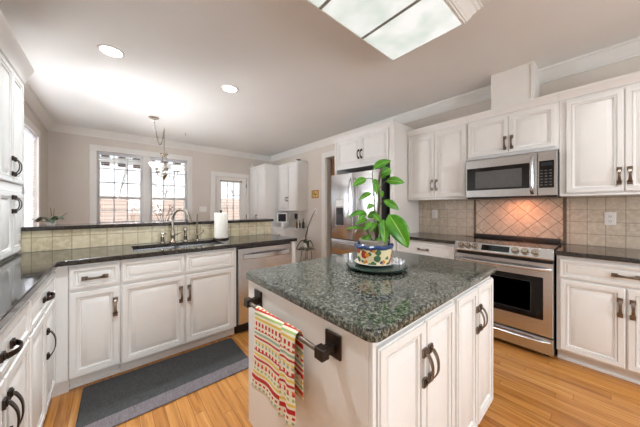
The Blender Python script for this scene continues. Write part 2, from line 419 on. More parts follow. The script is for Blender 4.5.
def pull_mb(F, u, v, vert=True, L=0.14, out=0.02):
    mb = MB(F)
    def P(a, b, n): return (u + b, v + a, n) if vert else (u + a, v + b, n)
    for s_ in (-1, 1):
        a0 = s_ * (L / 2 - 0.032); a1 = s_ * L / 2
        p, q = P(a0, -0.014, 0.0005), P(a1, 0.014, 0.009); mb.box(p, q)
        p, q = P(s_ * (L / 2 - 0.026), -0.009, 0.009), P(s_ * (L / 2 - 0.004), 0.009, 0.013); mb.box(p, q)
    rings = []
    for i in range(15):
        t = -1 + 2 * i / 14; a = t * (L / 2 - 0.016); n = 0.012 + out * (1 - abs(t) ** 2.4)
        w = 0.0075 + 0.003 * abs(t)
        rings.append([P(a, -w, n), P(a, w, n), P(a, w, n + 0.0048), P(a, -w, n + 0.0048)])
    mb.loft(rings); return mb

def add_door(T, F, u0, v0, u1, v1, pull=None, mat='cab', pm='bronze', name='door', L=0.14):
    d = T.part(name, door_mb(F, u0, v0, u1, v1), M[mat])
    if pull: T.part('handle', pull_mb(F, pull[0], pull[1], True, L), M[pm], d, 0.0015)
    return d
def add_drawer(T, F, u0, v0, u1, v1, pull=None, pm='bronze', name='drawer'):
    d = T.part(name, drawer_mb(F, u0, v0, u1, v1), M['cab'])
    if pull: T.part('handle', pull_mb(F, pull[0], pull[1], False), M[pm], d, 0.0015)
    return d

# ------------------------------------------------------------------ room shell
XW, YF, XL, ZC, YB = 3.39, 6.0, -0.80, 2.675, -2.6
struct('floor', MB().box((XL - 0.15, YB - 0.2, -0.1), (5.2, YF + 0.15, 0)), M['floor'])
struct('ceiling', MB().box((XL - 0.15, YB - 0.2, ZC), (5.2, YF + 0.15, ZC + 0.1)), M['ceil'])
# right wall (range wall) with doorway opening to the hall
us = [YB, 2.95, 3.755, YF]; vs = [0, 2.305, ZC]
struct('wall_right', MB().cells(us, vs, lambda i, j: not (i == 1 and j == 0), XW, XW + 0.12, 'x'), M['wall'])
# far wall with window and garden door openings
us = [XL - 0.12, -0.20, 1.275, 1.87, 2.66, XW + 0.12]; vs = [0, 0.95, 2.03, 2.305, ZC]
struct('wall_far', MB().cells(us, vs, lambda i, j: not (i == 1 and j in (1, 2)) and not (i == 3 and j in (0, 1)), YF, YF + 0.14, 'y'), M['wall'])
us = [YB, 3.40, 4.15, 4.45, 5.20, YF]; vs = [0, 0.95, 2.27, ZC]
struct('wall_left', MB().cells(us, vs, lambda i, j: not (i in (1, 3) and j == 1), XL - 0.12, XL, 'x'), M['wall'])  # the nearer opening is added, for the unseen window behind the hutch
us = [XL - 0.12, 0.6, 2.0, XW + 0.12]; vs = [0, 0.95, 2.05, ZC]
struct('wall_back', MB().cells(us, vs, lambda i, j: not (i == 1 and j == 1), YB - 0.12, YB, 'y'), M['wall'])  # opening added behind the camera to let fill light in
# hall behind the doorway
struct('wall_hall', MB().box((4.7, 2.0, 0), (4.82, YF, ZC)).box((XW + 0.12, 2.0, 0), (4.7, 2.1, ZC)).box((XW + 0.12, 5.6, 0), (4.7, 5.7, ZC)), M['wall'])
# doorway casing in the right wall
struct('trim_1', MB().box((XW - 0.02, 3.755, 0), (XW, 3.875, 2.425)).box((XW - 0.02, 2.85, 2.305), (XW, 3.755, 2.425)).box((XW, 3.735, 0), (XW + 0.12, 3.755, 2.305)), M['trim'], 0.004)

# crown mouldings: stepped cove profile, (distance from wall, z below ceiling)
CP = [(0, -0.122), (0.012, -0.122), (0.014, -0.106), (0.022, -0.102), (0.032, -0.082), (0.05, -0.06), (0.07, -0.034), (0.076, -0.022), (0.088, -0.018), (0.092, 0), (0, 0)]
def crown(name, wall, a, b):
    if wall == 'right': mb = MB().prism([(XW - d, ZC + z) for d, z in CP], a, b, 'y')
    elif wall == 'left': mb = MB().prism([(XL + d, ZC + z) for d, z in CP], a, b, 'y')
    else: mb = MB().prism([(YF - d, ZC + z) for d, z in CP], a, b, 'x')
    return struct(name, mb, M['trim'])
crown('trim_2', 'right', 0.775, YF)
crown('trim_3', 'right', YB, 0.425)
crown('trim_4', 'left', YB, YF)
crown('trim_5', 'far', XL, XW)
# boxed vent chase running from the cabinet over the microwave to the ceiling
struct('trim_6', MB().box((3.075, 0.425, 2.302), (XW, 0.775, ZC)).box((3.066, 0.425, 2.302), (3.075, 0.45, ZC)).box((3.066, 0.75, 2.302), (3.075, 0.775, ZC)), M['trim'], 0.002)
# baseboards
struct('baseboard_far', MB().box((XL, YF - 0.016, 0), (1.76, YF, 0.13)), M['trim'], 0.003)
struct('baseboard_right', MB().box((XW - 0.016, 3.875, 0), (XW, 4.34, 0.13)), M['trim'], 0.003)
struct('baseboard_left', MB().box((XL, 3.1, 0), (XL + 0.016, YF, 0.13)), M['trim'], 0.003)

# ------------------------------------------------------------------ windows and garden door
def double_window():
    r = struct('window_1', MB().box((-0.30, YF - 0.022, 2.305), (1.375, YF, 2.41)).box((-0.30, YF - 0.022, 0.86), (-0.20, YF, 2.305)).box((1.275, YF - 0.022, 0.86), (1.375, YF, 2.305))
               .box((-0.20, YF - 0.022, 0.86), (1.275, YF, 0.95)).box((0.478, YF - 0.01, 0.95), (0.597, YF + 0.1, 2.305)), M['trim'], 0.004)
    struct('window_sill', MB().box((-0.33, YF - 0.06, 0.925), (1.405, YF + 0.02, 0.95)), M['trim'], 0.004, r)
    for x0, x1 in ((-0.20, 0.478), (0.597, 1.275)):
        mb = MB(); y0, y1 = YF + 0.05, YF + 0.085
        mb.box((x0, y0, 0.95), (x0 + 0.04, y1, 2.305)).box((x1 - 0.04, y0, 0.95), (x1, y1, 2.305)).box((x0, y0, 2.265), (x1, y1, 2.305)).box((x0, y0, 0.95), (x1, y1, 1.01)).box((x0, y0 - 0.012, 1.44), (x1, y1, 1.482))
        sw = struct('sash', mb, M['trim'], 0, r)
        mu = MB()
        for k in (1, 2):
            x = x0 + 0.04 + (x1 - x0 - 0.08) * k / 3; mu.box((x - 0.009, y0 + 0.008, 1.0), (x + 0.009, y1 - 0.004, 2.27))
        for z in (1.225, 1.745, 2.005): mu.box((x0 + 0.03, y0 + 0.008, z - 0.009), (x1 - 0.03, y1 - 0.004, z + 0.009))
        struct('muntin', mu, M['trim'], 0, sw)
        struct('pane', MB().box((x0 + 0.03, y0 + 0.016, 1.0), (x1 - 0.03, y0 + 0.02, 2.28)), M['glass'], 0, sw)
double_window()
def side_window(name, o):
    X = XL
    r = struct(name, MB(Matrix.Translation((0, o, 0))).box((X, 4.40, 2.27), (X + 0.022, 5.30, 2.37)).box((X, 4.40, 0.86), (X + 0.022, 4.45, 2.27)).box((X, 5.20, 0.86), (X + 0.022, 5.30, 2.27)).box((X, 4.45, 0.86), (X + 0.022, 5.20, 0.95)), M['trim'], 0.004)
    sw = struct('sash', MB(Matrix.Translation((0, o, 0))).box((X - 0.09, 4.45, 0.95), (X - 0.06, 4.49, 2.27)).box((X - 0.09, 5.16, 0.95), (X - 0.06, 5.20, 2.27)).box((X - 0.09, 4.45, 2.23), (X - 0.06, 5.20, 2.27)).box((X - 0.09, 4.45, 0.95), (X - 0.06, 5.20, 1.0)).box((X - 0.09, 4.45, 1.44), (X - 0.06, 5.20, 1.48)), M['trim'], 0, r)
    struct('pane', MB(Matrix.Translation((0, o, 0))).box((X - 0.078, 4.48, 0.98), (X - 0.074, 5.17, 2.24)), M['glass'], 0, sw)
side_window('window_2', 0)
side_window('added_window_3', -1.05)  # added window, hidden by the hutch, for the fill lamp
def garden_door():
    r = struct('door_1', MB().box((1.76, YF - 0.022, 0), (1.87, YF, 2.13)).box((2.66, YF - 0.022, 0), (2.72, YF, 2.13)).box((1.87, YF - 0.022, 2.03), (2.66, YF, 2.13)), M['trim'], 0.004)
    us = [1.885, 2.02, 2.475, 2.645]; vs = [0.01, 0.95, 1.90, 2.02]
    lf = struct('door_leaf', MB().cells(us, vs, lambda i, j: not (i == 1 and j == 1), YF + 0.02, YF + 0.062, 'y'), M['trim'], 0.003, r)
    mu = MB()
    for k in (1, 2): x = 2.02 + 0.455 * k / 3; mu.box((x - 0.011, YF + 0.03, 0.95), (x + 0.011, YF + 0.052, 1.9))
    for k in (1, 2): z = 0.95 + 0.95 * k / 3; mu.box((2.02, YF + 0.03, z - 0.011), (2.475, YF + 0.052, z + 0.011))
    struct('muntin', mu, M['trim'], 0, lf)
    struct('pane', MB().box((2.02, YF + 0.039, 0.95), (2.475, YF + 0.043, 1.9)), M['glass'], 0, lf)
    struct('door_knob', MB(Matrix.Translation((1.94, YF + 0.0, 1.0)) @ Matrix.Rotation(PI / 2, 4, 'X')).lathe([(0.028, -0.02), (0.028, -0.012), (0.012, -0.008), (0.012, 0.02), (0.028, 0.03), (0.03, 0.045), (0.018, 0.056), (0, 0.058)], n=18), M['darkbronze'], 0, lf)
    mb = MB()
    for z in (0.25, 1.05, 1.83): mb.box((2.642, YF + 0.004, z - 0.045), (2.656, YF + 0.02, z + 0.045))
    struct('hinge', mb, M['darkbronze'], 0, r)
    mb = MB().tube([(1.99, YF - 0.012, 1.93), (2.52, YF - 0.012, 1.93)], 0.007)
    for x in (2.0, 2.51): mb.box((x - 0.012, YF - 0.02, 1.915), (x + 0.012, YF + 0.02, 1.945))
    struct('curtain_rod', mb, M['nickel'], 0, lf)
garden_door()

def blind(name, label, axis, a0, a1, fixed, z0, z1, tilt, pitch=0.042, w=0.042):
    """horizontal blind; slats along x (axis 'x') or y"""
    L = (a0 + a1) / 2
    loc = (L, fixed, z0) if axis == 'x' else (fixed, L, z0)
    T = Thing(name, label, 'blind', loc, None)
    def bx(mb, p, q, lo, hi, e0, e1):
        if axis == 'x': mb.box((p, fixed + e0, lo), (q, fixed + e1, hi))
        else: mb.box((fixed + e0, p, lo), (fixed + e1, q, hi))
        return mb
    T.part('headrail', bx(MB(), a0, a1, z1 - 0.05, z1, -0.024, 0.024), M['blind'], None, 0.003)
    T.part('bottom_rail', bx(MB(), a0, a1, z0, z0 + 0.018, -0.02, 0.02), M['blind'], None, 0.003)
    mb = MB(); z = z0 + 0.045
    while z < z1 - 0.06:
        c, s_ = math.cos(tilt) * w / 2, math.sin(tilt) * w / 2
        pr = [(-c, z - s_ - 0.0012), (c, z + s_ - 0.0012), (c, z + s_ + 0.0012), (-c, z - s_ + 0.0012)]
        mb.prism([(fixed + p, q) for p, q in pr], a0, a1, 'x' if axis == 'x' else 'y'); z += pitch
    T.part('slats', mb, M['blind'])
    cd = MB()
    for k in (0.12, 0.88):
        a = a0 + (a1 - a0) * k
        p = (a, fixed, z0 + 0.01) if axis == 'x' else (fixed, a, z0 + 0.01)
        cd.tube([p, (p[0], p[1], z1 - 0.02)], 0.0012, 5)
    T.part('ladder_cord', cd, M['blind'])
blind('window_blind', 'open white slatted blind in the left half of the wide breakfast window', 'x', -0.19, 0.468, YF + 0.018, 0.955, 2.298, 0.0)
blind('window_blind', 'open white slatted blind in the right half of the wide breakfast window, behind the chandelier', 'x', 0.607, 1.265, YF + 0.018, 0.955, 2.298, 0.0)
blind('window_blind', 'closed white slatted blind in the left wall window nearer the far corner', 'y', 4.46, 5.19, XL - 0.03, 0.955, 2.262, 1.0)

blind('window_blind', 'closed white slatted diffusing blind added in the unseen left wall window nearer the tall hutch', 'y', 3.41, 4.14, XL - 0.03, 0.955, 2.262, 1.0)  # added unseen blind that softens the fill lamp

# ------------------------------------------------------------------ backsplash tile
struct('trim_7', MB().box((XW - 0.008, -0.8, 0.916), (XW, 0.228, 1.37)).box((XW - 0.008, 1.03, 0.916), (XW, 1.735, 1.37)), M['tile'])
struct('trim_8', MB().box((XW - 0.008, 0.252, 0.90), (XW, 1.006, 1.40)), M['tilediag'])
def rope(y0):
    mb = MB().box((XW - 0.009, y0, 0.916), (XW, y0 + 0.024, 1.37))
    z = 0.92
    while z < 1.355:
        mb.tube([(XW - 0.010, y0 + 0.002, z), (XW - 0.014, y0 + 0.012, z + 0.006), (XW - 0.010, y0 + 0.022, z + 0.012)], 0.005, 6); z += 0.013
    return mb
struct('trim_9', rope(0.228), M['grout']); struct('trim_10', rope(1.006), M['grout'])
# knee wall carrying the raised bar, tiled towards the sink
struct('wall_bar', MB().box((XL, 2.96, 0), (1.655, 3.09, 1.082)), M['wall'])
struct('trim_11', MB().box((-0.53, 2.951, 0.916), (1.655, 2.96, 1.082)), M['tilebar'])

# ------------------------------------------------------------------ countertops
def slab(name, us, vs, keep, label, cat, mat, z0=0.879, z1=0.914, bevel=0.005):
    mb = MB().cells(us, vs, keep, z0, z1, 'z')
    loc = ((us[0] + us[-1]) / 2, (vs[0] + vs[-1]) / 2, z0)
    return single(name, mb, M[mat], label, cat, loc, None, bevel)
SX0, SX1, SY0, SY1 = 0.14, 0.86, 2.43, 2.81
slab('countertop', [XL + 0.002, -0.263, SX0, SX1, 1.64], [0.9, 2.314, SY0, SY1, 2.949], lambda i, j: (i == 0) or (j >= 1 and not (i == 2 and j == 2)),
     'dark granite worktop running along the left cabinets and round to the sink', 'countertop', 'darkgranite')
slab('countertop', [2.757, XW - 0.009], [-0.80, 0.253], lambda i, j: True, 'dark granite worktop right of the stove', 'countertop', 'darkgranite')
slab('countertop', [2.757, XW - 0.009], [1.012, 1.733], lambda i, j: True, 'short dark granite worktop between the stove and the refrigerator panel', 'countertop', 'darkgranite')
slab('bar_ledge', [-0.528, 1.675], [2.915, 3.24], lambda i, j: True, 'dark granite ledge topping the raised bar behind the sink', 'ledge', 'darkgranite', 1.083, 1.116)

# ------------------------------------------------------------------ base cabinets
FR = frame((2.78, 0, 0), (0, -1, 0), (-1, 0, 0))        # range wall: u = -y
FP = frame((0, 2.335, 0), (1, 0, 0), (0, -1, 0))        # peninsula: u = x
FL = frame((-0.275, 0, 0), (0, 1, 0), (1, 0, 0))         # left run: u = y
def base_box(T, F, u0, u1, depth, toe=0.075, z1=0.876, lift=0.095):
    T.part('carcass', MB(F).box((u0, lift, -depth), (u1, z1, -0.0205)), M['cab'], None, 0.002)
    mb = MB(F).box((u0, 0.001, -depth), (u1, lift, -0.02 - toe))
    mb.loft([[(u, 0.001, -0.02 - toe), (u, 0.001, -0.006 - toe), (u, 0.012, -0.009 - toe), (u, 0.018, -0.02 - toe)] for u in (u0, u1)])
    T.part('toe_kick', mb, M['cab'])
def ctr(F, u0, u1, depth): return F @ Vector(((u0 + u1) / 2, 0, -depth / 2))

T = Thing('base_cabinet', 'white base cabinet right of the stove with one wide drawer over two doors', 'cabinet', ctr(FR, -0.248, 0.47, 0.6))
base_box(T, FR, -0.248, 0.47, 0.59)
add_drawer(T, FR, -0.231, 0.70, 0.455, 0.852, (0.112, 0.776))
add_door(T, FR, -0.227, 0.112, 0.108, 0.685, (0.083, 0.546)); add_door(T, FR, 0.116, 0.112, 0.452, 0.685, (0.140, 0.546))
T = Thing('base_cabinet', 'white base cabinet between the stove and the refrigerator panel', 'cabinet', ctr(FR, -1.733, -1.018, 0.6))
base_box(T, FR, -1.733, -1.018, 0.59)
add_drawer(T, FR, -1.722, 0.70, -1.03, 0.852, (-1.376, 0.776))
add_door(T, FR, -1.722, 0.112, -1.378, 0.685, (-1.405, 0.546)); add_door(T, FR, -1.374, 0.112, -1.03, 0.685, (-1.347, 0.546))

T = Thing('corner_filler', 'plain white filler post in the inside corner left of the sink cabinets', 'cabinet panel', (-0.26, 2.40, 0))
T.part('post', MB().box((-0.294, 2.356, 0.095), (-0.222, 2.46, 0.876)), M['cab'], None, 0.002)
T.part('toe_kick', MB().box((-0.35, 2.39, 0.001), (-0.222, 2.46, 0.0945)), M['cab'])
T = Thing('base_cabinet', 'narrow white base cabinet with one drawer over one door, left of the sink cabinet', 'cabinet', ctr(FP, -0.221, 0.05, 0.6))
base_box(T, FP, -0.221, 0.05, 0.59)
add_drawer(T, FP, -0.217, 0.705, 0.045, 0.858, (-0.086, 0.776)); add_door(T, FP, -0.217, 0.108, 0.045, 0.686, (0.022, 0.54))
T = Thing('sink_cabinet', 'wide white cabinet under the sink with two false drawer fronts and two doors', 'cabinet', ctr(FP, 0.051, 0.935, 0.6))
T.part('carcass', MB(FP).box((0.051, 0.095, -0.59), (0.935, 0.66, -0.0205)).box((0.051, 0.66, -0.06), (0.935, 0.876, -0.0205)).box((0.051, 0.66, -0.59), (0.07, 0.876, -0.06)).box((0.915, 0.66, -0.59), (0.935, 0.876, -0.06)), M['cab'], None, 0.002)
T.part('toe_kick', MB(FP).box((0.051, 0.001, -0.59), (0.935, 0.095, -0.075)), M['cab'])
for a, b, p in ((0.057, 0.475, 0.449), (0.485, 0.908, 0.511)):
    add_drawer(T, FP, a, 0.705, b, 0.862, None, name='false_drawer_front'); add_door(T, FP, a, 0.098, b, 0.686, (p, 0.53))
T = Thing('end_panel', 'white end panel closing the peninsula beside the dishwasher', 'cabinet panel', (1.60, 2.62, 0))
T.part('panel', MB().box((1.583, 2.34, 0.001), (1.632, 2.948, 0.876)), M['cab'], None, 0.002)

T = Thing('base_cabinet', 'white base cabinet in the left run nearest the inside corner', 'cabinet', ctr(FL, 1.674, 2.352, 0.5))
base_box(T, FL, 1.674, 2.352, 0.505)
add_drawer(T, FL, 1.682, 0.70, 2.335, 0.852, (1.99, 0.775), 'darkbronze')
add_door(T, FL, 1.682, 0.112, 2.002, 0.685, None, pm='darkbronze'); add_door(T, FL, 2.006, 0.112, 2.335, 0.685, (2.033, 0.50), pm='darkbronze', L=0.17)
T = Thing('base_cabinet', 'white base cabinet at the bottom left edge with paired door pulls', 'cabinet', ctr(FL, 0.99, 1.67, 0.5))
base_box(T, FL, 0.99, 1.672, 0.505)
add_drawer(T, FL, 1.0, 0.70, 1.664, 0.852, (1.335, 0.775), 'darkbronze')
add_door(T, FL, 1.0, 0.112, 1.330, 0.685, (1.304, 0.54), pm='darkbronze', L=0.17); add_door(T, FL, 1.334, 0.112, 1.664, 0.685, (1.36, 0.54), pm='darkbronze', L=0.17)

# tall hutch standing on the left worktop
FH = frame((-0.53, 0, 0), (0, 1, 0), (1, 0, 0))
T = Thing('hutch_cabinet', 'tall white wall cabinet standing on the left worktop', 'cabinet', (-0.665, 2.47, 0.915))
T.part('carcass', MB(FH).box((1.9, 0.9155, -0.268), (3.03, 2.31, -0.0205)).box((1.9, 1.381, -0.0205), (3.03, 1.44, -0.012)), M['cab'], None, 0.002)
hz = [(-0.02, 2.27), (0.0, 2.27), (0.004, 2.30), (0.012, 2.315), (0.022, 2.345), (0.042, 2.375), (0.048, 2.40), (-0.02, 2.40)]
mb = MB().prism([(-0.53 + d, z) for d, z in hz], 1.9, 3.06, 'y'); mb.box((-0.798, 1.9, 2.31), (-0.55, 3.06, 2.40))
T.part('cornice', mb, M['cab'])
for a, b, p in ((2.00, 2.448, None), (2.452, 2.732, 2.706), (2.736, 3.018, 2.762)):
    add_door(T, FH, a, 1.445, b, 2.25, p and (p, 1.56), pm='darkbronze'); add_door(T, FH, a, 0.934, b, 1.378, p and (p, 1.29), pm='darkbronze', L=0.13)

# ------------------------------------------------------------------ upper cabinets of the range wall
FU = frame((3.06, 0, 0), (0, -1, 0), (-1, 0, 0))
CPU = [(-0.02, 2.232), (0.0, 2.232), (0.004, 2.25), (0.012, 2.258), (0.022, 2.28), (0.032, 2.288), (0.034, 2.30), (-0.02, 2.30)]
def upper(label, u0, u1, z0, doors, group=None, light_rail=True):
    T = Thing('wall_cabinet', label, 'cabinet', (3.22, -(u0 + u1) / 2, z0))
    T.part('carcass', MB(FU).box((u0, z0, -0.318), (u1, 2.298, -0.0205)), M['cab'], None, 0.002)
    T.part('cornice', MB().prism([(3.06 - d, z) for d, z in CPU], -u0, -u1, 'y'), M['cab'])
    if light_rail: T.part('light_rail', MB(FU).box((u0, z0 - 0.018, -0.04), (u1, z0, -0.008)), M['cab'], None, 0.004)
    for a, b, za, zb, p in doors: add_door(T, FU, a, za, b, zb, p)
    return T
upper('white wall cabinet with two tall doors, right of the microwave', -0.254, 0.47, 1.385, [(-0.212, 0.111, 1.395, 2.205, (0.087, 1.52)), (0.115, 0.44, 1.395, 2.205, (0.140, 1.52))])
upper('short white wall cabinet directly above the microwave', -1.002, -0.256, 1.80, [(-0.993, -0.626, 1.825, 2.205, (-0.652, 1.93)), (-0.622, -0.276, 1.825, 2.205, (-0.596, 1.93))], None, False)
upper('white wall cabinet with two tall doors, between the microwave and the refrigerator panel', -1.733, -1.004, 1.385, [(-1.722, -1.373, 1.395, 2.205, (-1.400, 1.55)), (-1.369, -1.016, 1.395, 2.205, (-1.343, 1.55))])

# refrigerator surround
FS = frame((2.74, 0, 0), (0, -1, 0), (-1, 0, 0))
T = Thing('refrigerator_surround', 'tall white surround with a two-door cabinet above the refrigerator', 'cabinet', (3.06, 2.28, 0))
T.part('side_panel', MB().box((2.745, 1.737, 0.001), (3.386, 1.80, 2.36)), M['cab'], None, 0.002)
T.part('side_panel', MB().box((2.745, 2.785, 0.001), (3.386, 2.83, 2.36)), M['cab'], None, 0.002)
T.part('carcass', MB().box((2.76, 1.80, 1.865), (3.386, 2.785, 2.36)), M['cab'], None, 0.002)
T.part('cornice', MB().prism([(2.74 - d, z + 0.082) for d, z in CPU], 1.737, 2.835, 'y').box((2.76, 1.737, 2.36), (3.386, 2.835, 2.382)), M['cab'])
add_door(T, FS, -2.765, 1.91, -2.297, 2.32, (-2.322, 2.05), pm='darkbronze'); add_door(T, FS, -2.293, 1.91, -1.825, 2.32, (-2.268, 2.05), pm='darkbronze')

# ------------------------------------------------------------------ refrigerator
T = Thing('refrigerator', 'stainless steel french door refrigerator with a water dispenser', 'refrigerator', (2.98, 2.317, 0))
FF = frame((2.60, 0, 0), (0, -1, 0), (-1, 0, 0))
T.part('body', MB().box((2.665, 1.868, 0.03), (3.36, 2.764, 1.755)), M['darkgrey'], None, 0.004)
T.part('base_grille', MB().box((2.69, 1.88, 0.001), (3.3, 2.75, 0.03)), M['black'])
def fr_front(name, u0, z0, u1, z1): return T.part(name, rect_rings(MB(FF), u0, z0, u1, z1, [(0, -0.06), (0, -0.012), (0.004, -0.004), (0.012, 0)]), M['steel'])
def bow_handle(F, p0, p1, out, r=0.011, flat=0.75):
    """bar handle between two (u, z) points standing off the face"""
    path = []
    for i in range(21):
        t = i / 20; k = 2 * t - 1; n = out * (1 - abs(k) ** 6)
        path.append((p0[0] + (p1[0] - p0[0]) * t, p0[1] + (p1[1] - p0[1]) * t, n + 0.0005))
    return MB(F).tube(path, r, 10)
dl = fr_front('door', -2.762, 0.805, -2.318, 1.77)
T.part('handle', bow_handle(FF, (-2.352, 0.92), (-2.352, 1.70), 0.05), M['steel'], dl)
dp = T.part('water_dispenser', rect_rings(MB(FF), -2.66, 0.99, -2.47, 1.40, [(0, 0.0005), (0, 0.006), (0.008, 0.008), (0.012, 0.004), (0.014, 0.004)]), M['steel'], dl)
T.part('dispenser_recess', MB(FF).box((-2.64, 1.01, 0.0045), (-2.49, 1.27, 0.0075)), M['darkgrey'], dp, label='dark grey dispenser recess')
T.part('dispenser_display', MB(FF).box((-2.64, 1.29, 0.0045), (-2.49, 1.385, 0.0085)), M['plate'], dp, label='pale control panel of the dispenser')
T.part('dispenser_paddle', MB(FF).box((-2.585, 1.17, 0.0075), (-2.545, 1.265, 0.03)), M['black'], dp)
dr = fr_front('door', -2.314, 0.805, -1.870, 1.77)
T.part('handle', bow_handle(FF, (-2.280, 0.92), (-2.280, 1.70), 0.05), M['steel'], dr)
d1 = fr_front('freezer_drawer', -2.762, 0.565, -1.870, 0.797); T.part('handle', bow_handle(FF, (-2.70, 0.745), (-1.932, 0.745), 0.05), M['steel'], d1)
d2 = fr_front('freezer_drawer', -2.762, 0.05, -1.870, 0.557); T.part('handle', bow_handle(FF, (-2.70, 0.50), (-1.932, 0.50), 0.05), M['steel'], d2)
T.part('hinge_cover', MB().box((2.63, 1.885, 1.7555), (2.75, 1.95, 1.775)), M['darkgrey']); T.part('hinge_cover', MB().box((2.63, 2.68, 1.7555), (2.75, 2.745, 1.775)), M['darkgrey'])

# ------------------------------------------------------------------ range
FG = frame((2.735, 0, 0), (0, -1, 0), (-1, 0, 0))
Y0, Y1 = 0.262, 1.004
T = Thing('kitchen_range', 'stainless steel slide-in electric range with six knobs and a black glass cooktop', 'stove', (3.05, (Y0 + Y1) / 2, 0))
T.part('body', MB().box((2.785, Y0, 0.04), (3.37, Y1, 0.905)), M['darkgrey'], None, 0.002)
T.part('foot', MB().box((2.82, Y0 + 0.03, 0.001), (2.86, Y0 + 0.07, 0.04)), M['black']); T.part('foot', MB().box((2.82, Y1 - 0.07, 0.001), (2.86, Y1 - 0.03, 0.04)), M['black'])
ck = T.part('cooktop', MB().box((2.755, Y0 - 0.006, 0.9155), (3.375, Y1 + 0.006, 0.925)), M['blackglass'], None, 0.002)
rg = MB()
for cx, cy, r in ((2.93, 0.45, 0.11), (2.93, 0.82, 0.09), (3.2, 0.45, 0.075), (3.2, 0.82, 0.11)):
    rg.loft([[(cx + rr * math.cos(2 * PI * k / 40), cy + rr * math.sin(2 * PI * k / 40), 0.9253) for k in range(40)] for rr in (r, r - 0.003)], True, False, False)
T.part('burner_ring', rg, M['darkgrey'], ck)
T.part('rear_vent', MB().prism([(3.29, 0.9255), (3.375, 0.9255), (3.375, 0.957), (3.32, 0.957), (3.30, 0.948)], Y0 + 0.002, Y1 - 0.002, 'y'), M['black'], None, 0.002)
pp = [(2.705, 0.835), (2.785, 0.835), (2.785, 0.915), (2.757, 0.924), (2.748, 0.922), (2.701, 0.848)]
cp = T.part('control_panel', MB().prism(pp, Y0 - 0.004, Y1 + 0.004, 'y'), M['steel'], None, 0.003)
# frame lying on the sloping panel face
a, b = Vector((2.701, 0, 0.848)), Vector((2.748, 0, 0.922)); vv = (b - a).normalized(); nn = Vector((-vv.z, 0, vv.x))
FK = Matrix((Vector((0, -1, 0)), vv, nn)).transposed().to_4x4(); FK.translation = (a + b) / 2
T.part('display', MB(FK).box((-0.765, -0.028, 0.0004), (-0.548, 0.028, 0.003)), M['blackglass'], cp, 0.001, label='black touch display')
mk = MB(FK)
for i in range(8): mk.box((-0.745 + i * 0.024, -0.016, 0.0031), (-0.735 + i * 0.024, -0.013, 0.0035))
mk.box((-0.68, 0.004, 0.0031), (-0.63, 0.016, 0.0034))
T.part('display_marks', mk, M['display'], cp)
for y in (0.945, 0.882, 0.818, 0.505, 0.438, 0.368):
    k = T.part('knob', MB(FK @ Matrix.Translation((-y, 0.0, 0))).lathe([(0.030, 0.0005), (0.030, 0.005), (0.025, 0.008), (0.024, 0.026), (0.021, 0.031), (0, 0.031)], n=24), M['nickel'], cp)
    T.part('knob_mark', MB(FK @ Matrix.Translation((-y, 0.0, 0))).box((-0.004, -0.022, 0.0312), (0.004, 0.022, 0.037)), M['nickel'], k, 0.001)
od = T.part('oven_door', rect_rings(MB(FG), -Y1, 0.19, -Y0, 0.805, [(0, -0.045), (0, -0.006), (0.004, 0)]), M['steel'])
T.part('oven_window', MB(FG).box((-0.945, 0.325, 0.0004), (-0.322, 0.68, 0.004)), M['blackglass'], od, 0.001, label='black glass oven window')
T.part('window_frame', rect_rings(MB(FG), -0.88, 0.375, -0.40, 0.635, [(0, 0.0042), (0, 0.005), (0.004, 0.005), (0.004, 0.0042)]), M['darkgrey'], od)
T.part('handle', bow_handle(FG, (-0.99, 0.752), (-0.276, 0.752), 0.055, 0.014), M['steel'], od)
sd = T.part('storage_drawer', rect_rings(MB(FG), -Y1, 0.045, -Y0, 0.18, [(0, -0.045), (0, -0.006), (0.004, 0)]), M['steel'])
T.part('handle', bow_handle(FG, (-0.985, 0.148), (-0.281, 0.148), 0.035, 0.012), M['steel'], sd)

# ------------------------------------------------------------------ microwave
FM = frame((2.972, 0, 0), (0, -1, 0), (-1, 0, 0))
T = Thing('microwave', 'stainless steel microwave oven mounted over the stove', 'microwave', (3.17, 0.63, 1.365))
T.part('body', MB().box((3.003, 0.259, 1.372), (3.378, 0.985, 1.778)), M['darkgrey'], None, 0.003)
T.part('vent_grille', MB().box((3.01, 0.265, 1.362), (3.36, 0.98, 1.3715)), M['black'])
dr = T.part('door', rect_rings(MB(FM), -0.985, 1.376, -0.390, 1.776, [(0, -0.03), (0, -0.005), (0.004, 0)]), M['steel'])
T.part('door_glass', MB(FM).box((-0.972, 1.452, 0.0004), (-0.420, 1.688, 0.003)), M['blackglass'], dr, 0.001, label='black glass door panel')
T.part('window', MB(FM).box((-0.89, 1.470, 0.0032), (-0.50, 1.648, 0.0045)), M['mwglass'], dr, label='grey mesh window')
T.part('handle', bow_handle(FM, (-0.425, 1.40), (-0.425, 1.735), 0.04, 0.015), M['steel'], dr)
cp = T.part('control_panel', rect_rings(MB(FM), -0.387, 1.376, -0.259, 1.776, [(0, -0.03), (0, -0.005), (0.004, 0)]), M['steel'])
kp = T.part('keypad', MB(FM).box((-0.378, 1.447, 0.0004), (-0.278, 1.692, 0.003)), M['blackglass'], cp, 0.001, label='black glass keypad')
mk = MB(FM)
for r in range(6):
    for c in range(3): mk.box((-0.370 + c * 0.030, 1.468 + r * 0.026, 0.0031), (-0.352 + c * 0.030, 1.478 + r * 0.026, 0.0036))
T.part('key_mark', mk, M['mwglass'], kp)
T.part('display', MB(FM).box((-0.366, 1.645, 0.0031), (-0.29, 1.675, 0.0036)), M['display'], kp)
